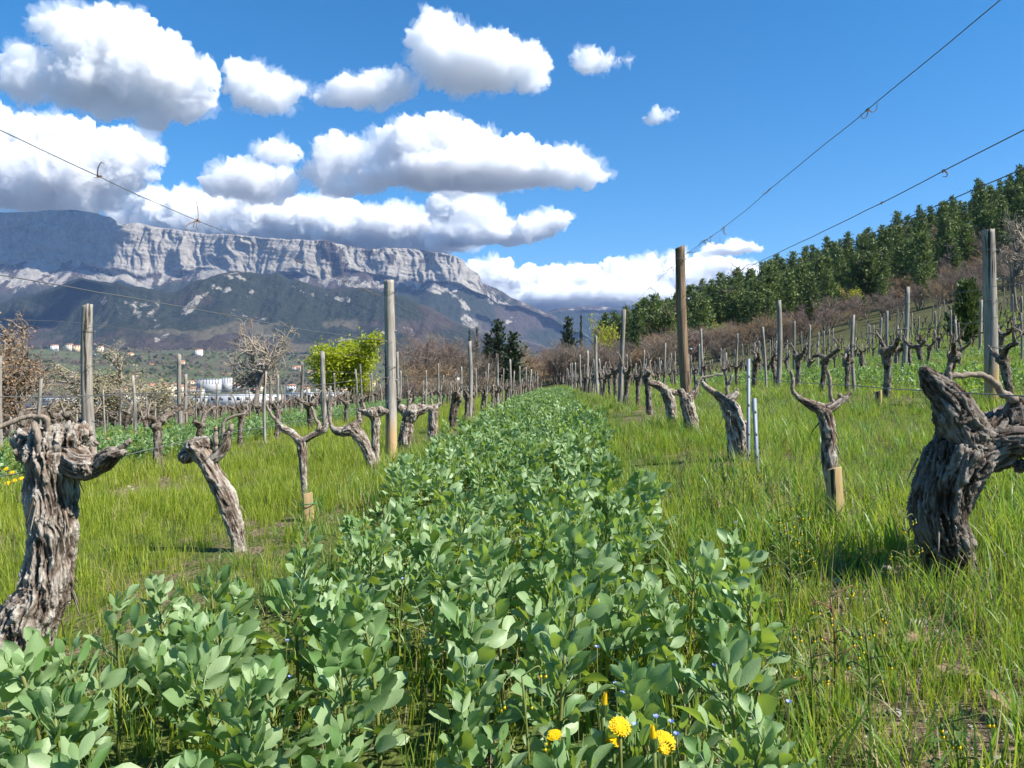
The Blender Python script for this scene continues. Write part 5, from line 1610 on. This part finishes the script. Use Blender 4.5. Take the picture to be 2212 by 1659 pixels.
def fit_unit(tb, wb, extra=None):
    vs = np.concatenate(tb.v + wb.v)
    k = 1.0 / vs[:, 2].max()
    for m_ in (tb, wb): m_.v = [v * k for v in m_.v]
    return k
BARE = []
for i in range(9):
    bush = i >= 4
    tb, wb, tips = bare_tree(1000 + i, 1.0, 0.55 if bush else 0.6, 4, 7 if bush else 1, (4, 4, 4, 3) if bush else (7, 6, 5, 4), 0.7 if bush else 0.35, 0.10 if bush else 0.16)
    k = fit_unit(tb, wb)
    BARE.append((tb.mesh('trunk'), wb.mesh('twigs'), tips * k))
def bare_obj(name, label, cat, i, x, y, h, w, twig, group, leaves=None, rz=None, z=None, bark=None):
    z = g(x, y) - 0.05 if z is None else z
    root = thing(name, label, cat, (x, y, z), random.uniform(0, 6.28) if rz is None else rz, group)
    root.scale = (w, w, h)
    for nm, me, mt in (('trunk', BARE[i][0], bark or M_BARK), ('crown', BARE[i][1], M_TWIG[twig])):
        key = nm + '_' + twig + str(i) + (mt.name)
        me2 = _mat_copies.get(key)
        if me2 is None:
            me2 = me.copy(); me2.name = nm; me2.materials.clear(); me2.materials.append(mt); _mat_copies[key] = me2
        ob(nm, me2, None, root)
    if leaves:
        n, sz, mt, sp = leaves
        v, q, a = leaf_cloud(BARE[i][2], n, sz, i + n, sp)
        ob('leaves', mesh_np('leaves', v, q, None, False, {'rnd': a}), mt, root)
    return root
_mat_copies = {}

def at_px(px, py_top, d):
    """ground spot under an image column at distance d, and the height that reaches image row py_top"""
    x = (px - CXP) / FPX * d
    gz_ = g(x, d)
    return x, d, (HORY - py_top) / FPX * d - gz_

# trees and bushes along the lower edge of the vineyard
for (px, top, d, wf, i, tw, lab, cat, lv) in (
    (18, 652, 42, 0.9, 0, 'grey', 'dark bare tree rising over the rusty oak at the left edge', 'tree', None),
    (62, 712, 38, 0.95, 1, 'grey', 'oak still holding rusty dead leaves at the left edge', 'tree', (4200, 0.011, M_RUST, 0.035)),
    (-40, 696, 34, 1.0, 2, 'grey', 'second rusty-leaved oak cut by the left edge', 'tree', (3000, 0.012, M_RUST, 0.035)),
    (255, 742, 46, 1.35, 3, 'pale', 'rounded bush dotted with cream buds left of centre', 'bush', (4500, 0.009, M_CREAM, 0.03)),
    (335, 800, 44, 1.5, 4, 'pale', 'low budding bush beside the cream-budded bush', 'bush', (3000, 0.014, M_CREAM, 0.03)),
    (545, 684, 50, 1.0, 1, 'pale', 'tall bare walnut-like tree with open crooked branches', 'tree', None),
    (766, 730, 52, 1.28, 2, 'orange', 'round tree in fresh yellow-green leaf', 'tree', (20000, 0.017, M_YG, 0.045)),
    (930, 694, 66, 1.3, 5, 'mauve', 'large rounded mauve-grey bare thicket tree', 'tree', None),
    (965, 706, 70, 1.2, 6, 'mauve', 'mauve bare tree behind the orange-twigged bush', 'tree', None),
    (885, 735, 64, 1.4, 7, 'mauve', 'low mauve shoulder of the bare thicket', 'bush', None),
    (905, 768, 55, 1.5, 4, 'orange', 'orange-brown twiggy bush right of the tan-footed post', 'bush', None),
    (960, 775, 56, 1.4, 8, 'orange', 'smaller orange-brown twiggy bush in front of the thicket', 'bush', None),
    (1010, 728, 68, 1.0, 5, 'grey', 'grey bare bush behind the second post of the left row', 'bush', None),
    (1050, 760, 60, 1.3, 6, 'grey', 'grey twiggy bush under the dark conifers', 'bush', None)):
    x, y, h = at_px(px, top, d)
    bare_obj('bare_tree' if cat == 'tree' else 'bare_bush', lab, cat, i, x, y, h, h * wf, tw, 'trees along the lower vineyard edge', lv)
# hedge of low scrub closing the view behind the left rows
rt = np.random.RandomState(9)
for i in range(46):
    px = -80 + i * 25 + rt.uniform(-12, 12)
    d = rt.uniform(46, 62)
    x, y, h = at_px(px, rt.uniform(845, 885), d)
    bare_obj('bare_bush', 'low brown scrub bush in the hedge below the left rows', 'bush', 4 + rt.randint(5), x, y, max(1.6, h), max(1.6, h) * rt.uniform(1.2, 1.9), ['grey', 'orange', 'mauve'][rt.randint(3)], 'scrub hedge below the left rows')
# belt of bare scrub at the foot of the pine hill
n_b = 0
for i in range(260):
    px = rt.uniform(1090, 2300)
    t = rt.uniform(0, 1)
    d = 82 + (52 if px < 1900 else 75) * t
    x = (px - CXP) / FPX * d
    y = d
    gz_ = g(x, y)
    h = rt.uniform(2.6, 5.0) * (1.15 if px < 1450 else 0.95)
    zn = 'below the low thin end of the pine hill' if px < 1420 else 'between the brown post and the middle of the pine hill' if px < 1850 else 'on the slope behind the juniper and right-hand posts'
    bare_obj('bare_bush', 'leafless brown scrub tree ' + zn, 'bush', 4 + rt.randint(5) if rt.rand() < 0.8 else rt.randint(4), x, y, h, h * rt.uniform(0.75, 1.25),
             ['grey', 'orange', 'mauve', 'grey', 'mauve'][rt.randint(5)], 'bare scrub ' + zn, None, None, gz_ - 0.1)
for (px, top, d, wf, lab) in ((1325, 684, 112, 0.55, 'yellow-green leafing tree at the low end of the pine hill'), (1298, 706, 108, 0.5, 'small yellow-green tree beside the leafing tree'), (1800, 668, 96, 0.5, 'little yellow-green shrub on the scrubby hillside'), (1560, 690, 104, 0.6, 'pale yellow shrub in the scrub belt'), (1850, 615, 118, 0.9, 'faded golden shrub between hillside pines')):
    x, y, h = at_px(px, top, d)
    h = max(1.5, h)
    bare_obj('leafing_tree', lab, 'tree', 2, x, y, h, h * wf, 'orange', 'yellow-green leafing trees by the pine hill', (900, 0.026, M_YG, 0.06))
for (px, top, d, h, wf, i) in ((2195, 440, 62, 9.5, 0.9, 0), (2235, 480, 50, 7.5, 1.0, 1)):
    x = (px - CXP) / FPX * d
    bare_obj('bare_tree', 'bare branching tree leaning in at the right edge' if i == 0 else 'second bare tree cut by the right edge', 'tree', i, x, d, (HORY - top) / FPX * d - g(x, d), 6.0 * wf, 'pale', 'bare trees at the right edge')

# ---- conifers
def conifer(seed, n_wh, per, drop, profile, clump, nleaf, jit=0.06, bare=0.12, needle=0.3):
    """unit-height conifer: trunk and a crown of needle sprays on real branches"""
    r_ = np.random.RandomState(seed)
    tb, cb, bb = MB(), MB(), MB()
    tb.add(*tube(smooth_path([(0, 0, -0.02), (r_.uniform(-.02, .02), r_.uniform(-.02, .02), 0.5), (0, 0, 1.0)], 8), np.linspace(0.020, 0.003, 8), 6, False)[:2])
    for w in range(n_wh):
        t = bare + (0.985 - bare) * (w + r_.rand() * 0.6) / n_wh
        R_ = profile(t)
        for k in range(per):
            a = 6.283 * (k + r_.rand()) / per
            L = R_ * r_.uniform(0.55, 1.12)
            el = drop(t) + r_.uniform(-0.15, 0.15)
            dr = np.array([math.cos(a) * math.cos(el), math.sin(a) * math.cos(el), math.sin(el)])
            p0 = np.array([0, 0, t])
            p1 = p0 + dr * L + np.array([0, 0, 0.10 * L])
            v, q, _ = tube(np.array([p0, (p0 + p1) / 2 - [0, 0, 0.03 * L], p1]), np.array([0.006, 0.004, 0.001]), 3, False)
            tb.add(v, q)
            m_ = max(3, int(nleaf * L / 0.2))
            f = r_.uniform(0.25, 1.05, m_)
            c = p0 + (p1 - p0) * f[:, None] + r_.normal(size=(m_, 3)) * clump * np.array([0.55, 0.55, 0.35])
            az = r_.normal(size=(m_, 3)) * 0.6 + dr + np.array([0, 0, needle]); az /= np.linalg.norm(az, axis=1, keepdims=True)
            sd_ = np.cross(az, r_.normal(size=(m_, 3))); sd_ /= np.linalg.norm(sd_, axis=1, keepdims=True)
            s = clump * r_.uniform(0.6, 1.25, (m_, 1))
            vv = np.stack([c - az * s * 0.5, c + sd_ * s * 0.26, c + az * s * 0.75, c - sd_ * s * 0.26], 1).reshape(-1, 3)
            cb.add(vv, np.arange(m_ * 4).reshape(-1, 4), rnd=np.repeat(r_.uniform(0, 0.55, m_), 4))
    return tb.mesh('trunk'), cb.mesh('crown', False)
def pine_prof(s): return lambda t: s * (0.235 * (1 - t) ** 0.62 * min(1, (t + 0.05) / 0.3) + 0.015)
PINES = [conifer(2000 + i, 15, 7, lambda t: 0.05 + 0.75 * t, pine_prof(0.9 + 0.2 * (i % 3)), 0.047, 22, bare=0.14 + 0.06 * (i % 3)) for i in range(6)]
CYPR = [conifer(2100 + i, 24, 9, lambda t: 0.3 + 0.5 * t, lambda t: 0.20 * (1 - t) ** 0.8 * min(1, (t + 0.1) / 0.2) + 0.012, 0.045, 12, bare=0.04, needle=0.8) for i in range(2)]
JUN = conifer(2200, 22, 12, lambda t: 0.55 + 0.5 * t, lambda t: 0.42 * (1 - t * 0.8) ** 0.6 * min(1, (t + 0.25) / 0.3), 0.055, 14, bare=0.02, needle=1.2)
for tr_, cr_ in PINES: tr_.materials.append(M_BARK); cr_.materials.append(M_PINE)
for tr_, cr_ in CYPR: tr_.materials.append(M_BARK_D); cr_.materials.append(M_CYP)
JUN[0].materials.append(M_BARK_D); JUN[1].materials.append(M_JUN)
def conifer_obj(name, label, pr, x, y, h, w, group, cat='tree'):
    root = thing(name, label, cat, (x, y, g(x, y) - 0.05), random.uniform(0, 6.28), group)
    root.scale = (w, w, h)
    ob('trunk', pr[0], None, root); ob('crown', pr[1], None, root)
for i in range(34):
    d = rt.uniform(125, 215); b = rt.uniform(0.2, 0.72)
    h = rt.uniform(5, 8.5)
    bare_obj('bare_tree', 'bare grey tree standing between the hillside pines', 'tree', rt.randint(4), b * d, d, h, h * rt.uniform(0.6, 0.9), 'grey', 'bare trees between the hillside pines')
# forest: trees spread over the slope between the scrub and the skyline
ptree = []
cells = 0
for d in np.arange(106, 246, 5.4):
    x = 0.13 * d
    while x < 0.76 * d:
        xx, yy = x + rt.uniform(-2.4, 2.4), d + rt.uniform(-2.5, 2.5)
        x += 5.0 + rt.uniform(-0.8, 1.6)
        b = xx / yy
        low = np.interp(b, [0.13, 0.2, 0.35, 0.5, 0.62, 0.75], [138, 114, 108, 110, 116, 116]) + 10 * math.sin(b * 31)
        if yy < low: continue
        if b > 0.56 and yy < 150 and rt.rand() < 0.3: continue
        ptree.append((yy, xx))
ptree.sort()
print('pines', len(ptree))
keepn = ptree[:300]
extra = ptree[300:]
for yy, xx in keepn:
    h = rt.uniform(6.0, 11.0)
    zn = 'at the lower edge of the hillside forest' if yy < 145 else 'in the middle of the hillside forest' if yy < 190 else 'near the skyline of the hillside forest'
    conifer_obj('pine_tree', 'green pine ' + zn, PINES[rt.randint(6)], xx, yy, h, h * rt.uniform(0.8, 1.15), 'pines ' + zn)
if extra:
    pr6 = []
    for tr_, cr_ in PINES:
        pr6.append(proto('p', tr_, None)); pr6.append(proto('p', cr_, None))
    pts, sc, ix, ro = [], [], [], []
    for yy, xx in extra:
        k = rt.randint(6); h = rt.uniform(6.5, 10.0); w = h * rt.uniform(0.9, 1.35); a = rt.uniform(0, 6.28)
        for j in (0, 1):
            pts.append((xx, yy, g(xx, yy) - 0.05)); sc.append((w, w, h)); ix.append(2 * k + j); ro.append((0, 0, a))
    o = geo_scatter('pine_forest', pr6, pts, ro, sc, ix)
    tag(o, 'remaining pines filling the hillside forest', 'forest', kind='stuff')
for (px, top, d, h, wf, lab) in ((1905, 592, 100, None, 1.0, 'dark bushy pine standing in front of the forest in the scrub'), (1990, 580, 98, None, 1.35, 'broad lone pine in the scrub left of the juniper'), (1865, 640, 98, None, 0.9, 'small dark pine beside the bushy pine'),
                                 (1520, 640, 112, None, 1.1, 'young pine at the lower forest edge'), (1440, 655, 118, None, 1.1, 'low pine at the thin end of the forest'), (1640, 632, 110, None, 1.2, 'wide pine at the lower forest edge above the posts'), (1745, 628, 112, None, 1.1, 'pale young pine below the forest middle')):
    x, y, h = at_px(px, top, d)
    conifer_obj('pine_tree', lab, PINES[rt.randint(6)], x, y, max(3, h), max(3, h) * wf, 'single pines at the forest edge')
x, y, h = at_px(2088, 618, 34)
conifer_obj('juniper_bush', 'dense dark green juniper standing among the right-hand posts', JUN, x, y, max(2.6, h), max(2.6, h) * 0.95, None, 'bush')
for (px, top, d, wf, lab) in ((1076, 690, 78, 1.5, 'tallest dark conifer above the bare bushes in the middle'), (1108, 718, 76, 1.9, 'lower bushy dark conifer right of the tallest'), (1052, 718, 79, 0.9, 'narrow dark conifer left of the tallest'), (1030, 706, 80, 0.3, 'thin cypress spire left of the conifer group'), (1014, 712, 82, 0.28, 'smallest cypress spire left of the conifer group'),
                             (1255, 678, 110, 0.25, 'single thin cypress before the end of the pine hill'), (1228, 684, 112, 1.2, 'dark round evergreen at the low end of the pine hill')):
    x, y, h = at_px(px, top, d)
    conifer_obj('dark_conifer', lab, CYPR[rt.randint(2)], x, y, h, h * wf, 'dark conifers in the middle distance')

# ------------------------------------------------------------------ the town in the valley
M_WALLS = [plain_mat('render_' + n_, c, 0.9, var=0.1, scale=0.4) for n_, c in (('white', (0.72, 0.70, 0.66)), ('cream', (0.62, 0.54, 0.40)), ('ochre', (0.55, 0.42, 0.26)), ('grey', (0.45, 0.45, 0.45)), ('pink', (0.55, 0.42, 0.36)))]
M_ROOF = plain_mat('clay_tile_roof', (0.34, 0.17, 0.10), 0.9, var=0.35, scale=0.8)
M_METALROOF = plain_mat('pale_sheet_roof', (0.62, 0.65, 0.70), 0.5, var=0.1, scale=0.3)
M_WIN = plain_mat('window_glass', (0.05, 0.06, 0.08), 0.2, spec=0.6, var=0.2)
def house(label, px, py, d, w, dp, h, wall, rz=0.0, flat=False, storeys=1, gables=1, name='house', bays=3, group='houses of the valley town'):
    x = (px - CXP) / FPX * d
    gz_ = g(x, d)
    zb = -(py - HORY) / FPX * d
    z0 = min(gz_, zb)
    root = thing(name, label, 'building', (x, d, z0), rz, group)
    hh = max(h, zb + h - z0)
    mb = MB(); mb.box((0, 0, hh / 2 - 1), (w, dp, hh + 2))
    ob('wall', mb.mesh('wall', False), wall, root)
    gw = w / gables
    for k in range(gables):
        cx_ = -w / 2 + gw * (k + 0.5)
        mb = MB()
        o_ = 0.4
        if flat:
            mb.box((cx_, 0, hh + 0.25), (gw + 0.6, dp + 0.6, 0.5))
            ob('roof', mb.mesh('roof', False), M_METALROOF, root)
        else:
            rh = gw * 0.34 if gables > 1 else dp * 0.26
            if gables > 1:
                v = [(cx_ - gw / 2, -dp / 2 - o_, hh), (cx_ + gw / 2, -dp / 2 - o_, hh), (cx_, -dp / 2 - o_, hh + rh), (cx_ - gw / 2, dp / 2 + o_, hh), (cx_ + gw / 2, dp / 2 + o_, hh), (cx_, dp / 2 + o_, hh + rh)]
                t_v = np.array(v) * 1.0
                mb.add(t_v[[0, 1, 2]] + [0, o_ + 0.02, 0], None, [(0, 1, 2)])
                ob('gable', mb.mesh('gable', False), wall, root)
                mb = MB(); mb.add(t_v, [(1, 4, 5, 2), (3, 0, 2, 5)])
            else:
                v = [(-w / 2 - o_, -dp / 2 - o_, hh), (w / 2 + o_, -dp / 2 - o_, hh), (w / 2 + o_, dp / 2 + o_, hh), (-w / 2 - o_, dp / 2 + o_, hh), (-w / 2 - o_, 0, hh + rh), (w / 2 + o_, 0, hh + rh)]
                mb.add(v, [(0, 1, 5, 4), (2, 3, 4, 5), (0, 3, 2, 1)], [(1, 2, 5), (3, 0, 4)])
            ob('roof', mb.mesh('roof', False), M_ROOF, root)
    for s_ in range(storeys):
        for b_ in range(bays):
            mb = MB()
            ww = w / bays * 0.42
            mb.box((-w / 2 + w / bays * (b_ + 0.5), -dp / 2 - 0.03, hh - h + h / storeys * (s_ + 0.52)), (ww, 0.12, h / storeys * 0.48))
            ob('window', mb.mesh('window', False), M_WIN, root)
rh = np.random.RandomState(31)
house('cream building with three pointed gables behind the left posts', 353, 858, 1080, 54, 30, 14, M_WALLS[1], 0.1, gables=3, bays=6)
house('white apartment block with rows of windows in the town', 452, 830, 1350, 40, 14, 9, M_WALLS[3], 0.1, flat=True, storeys=4, bays=8, name='apartment_block')
house('white apartment block stepping down behind the bare tree', 490, 828, 1380, 18, 14, 10, M_WALLS[3], 0.2, flat=True, storeys=5, bays=4, name='apartment_block')
for i, (px, py, w, h) in enumerate(((520, 868, 75, 9), (600, 866, 80, 8), (680, 862, 70, 8), (430, 870, 60, 8), (250, 866, 70, 8), (170, 872, 80, 9), (120, 884, 60, 7), (300, 874, 50, 7), (560, 880, 60, 6), (740, 858, 60, 7), (230, 886, 70, 7), (480, 888, 46, 6), (620, 880, 60, 6))):
    house('long low white shed with pale sheet roof at the near side of town', px, py, 1000 + 40 * rh.rand(), w, 36, h, M_WALLS[0 if i % 3 else 3], rh.uniform(-0.2, 0.2), flat=True, bays=7, name='warehouse', group='sheds at the near side of town')
for i in range(64):
    px = rh.uniform(95, 1000)
    py = rh.choice([806, 812, 818, 826, 834, 842, 848]) + rh.uniform(-4, 4)
    d = float(np.interp(py, [780, 815, 850, 870], [2100, 1750, 1250, 1080]))
    house('small rendered house with red tiled roof in the town', px, py, d, rh.uniform(10, 18), rh.uniform(8, 12), rh.uniform(5, 8), M_WALLS[rh.randint(5)], rh.uniform(-0.6, 0.6), storeys=2, bays=3)
for i, (px, py) in enumerate(((118, 752), (150, 750), (165, 753), (185, 752), (330, 795), (280, 770), (430, 762), (215, 755), (390, 788), (560, 790), (640, 800))):
    house('pale farmhouse high on the slope above the town', px, py, 2500 - (py - 750) * 12, 22, 14, 8, M_WALLS[i % 3], rh.uniform(-0.5, 0.5), storeys=2, bays=3, group='farmhouses above the town')
# woods and hedges about the town
wp, ws, wi, wr = [], [], [], []
WOOD = []
for i in range(4):
    tb, wb, tips = bare_tree(1300 + i, 1.0, 0.6, 2, 1, (6, 5), 0.4)
    k_ = fit_unit(tb, wb)
    v, q, a = leaf_cloud(tips * k_, 260, 0.07, i, 0.09)
    WOOD.append(mesh_np('wood_tree', v, q, None, False, {'rnd': a}))
    WOOD[-1].materials.append([M_CYP, M_PINE, M_TWIG['grey'], M_TWIG['mauve']][i])
for i in range(5200):
    d = 900 + 2300 * rh.rand() ** 0.8
    b = rh.uniform(-0.72, 0.05)
    x = b * d
    nz = float(vn(np.array([[x / 130, d / 130, 0.0]]), 71)[0])
    if nz < 0.05 and rh.rand() > 0.12: continue
    k = rh.randint(4)
    hh = rh.uniform(6, 12)
    wp.append((x, d, 0)); ws.append((hh * rh.uniform(0.8, 1.3), hh, hh)); wi.append(k); wr.append((0, 0, rh.uniform(0, 6.28)))
wp = np.array(wp); wp[:, 2] = G(wp[:, 0], wp[:, 1]) - 0.3
o = geo_scatter('valley_woods', [proto('w', me, None) for me in WOOD], wp, wr, ws, wi)
tag(o, 'scattered woods and hedges around the valley town', 'woods', kind='stuff')

bpy.data.scenes.remove(_work)
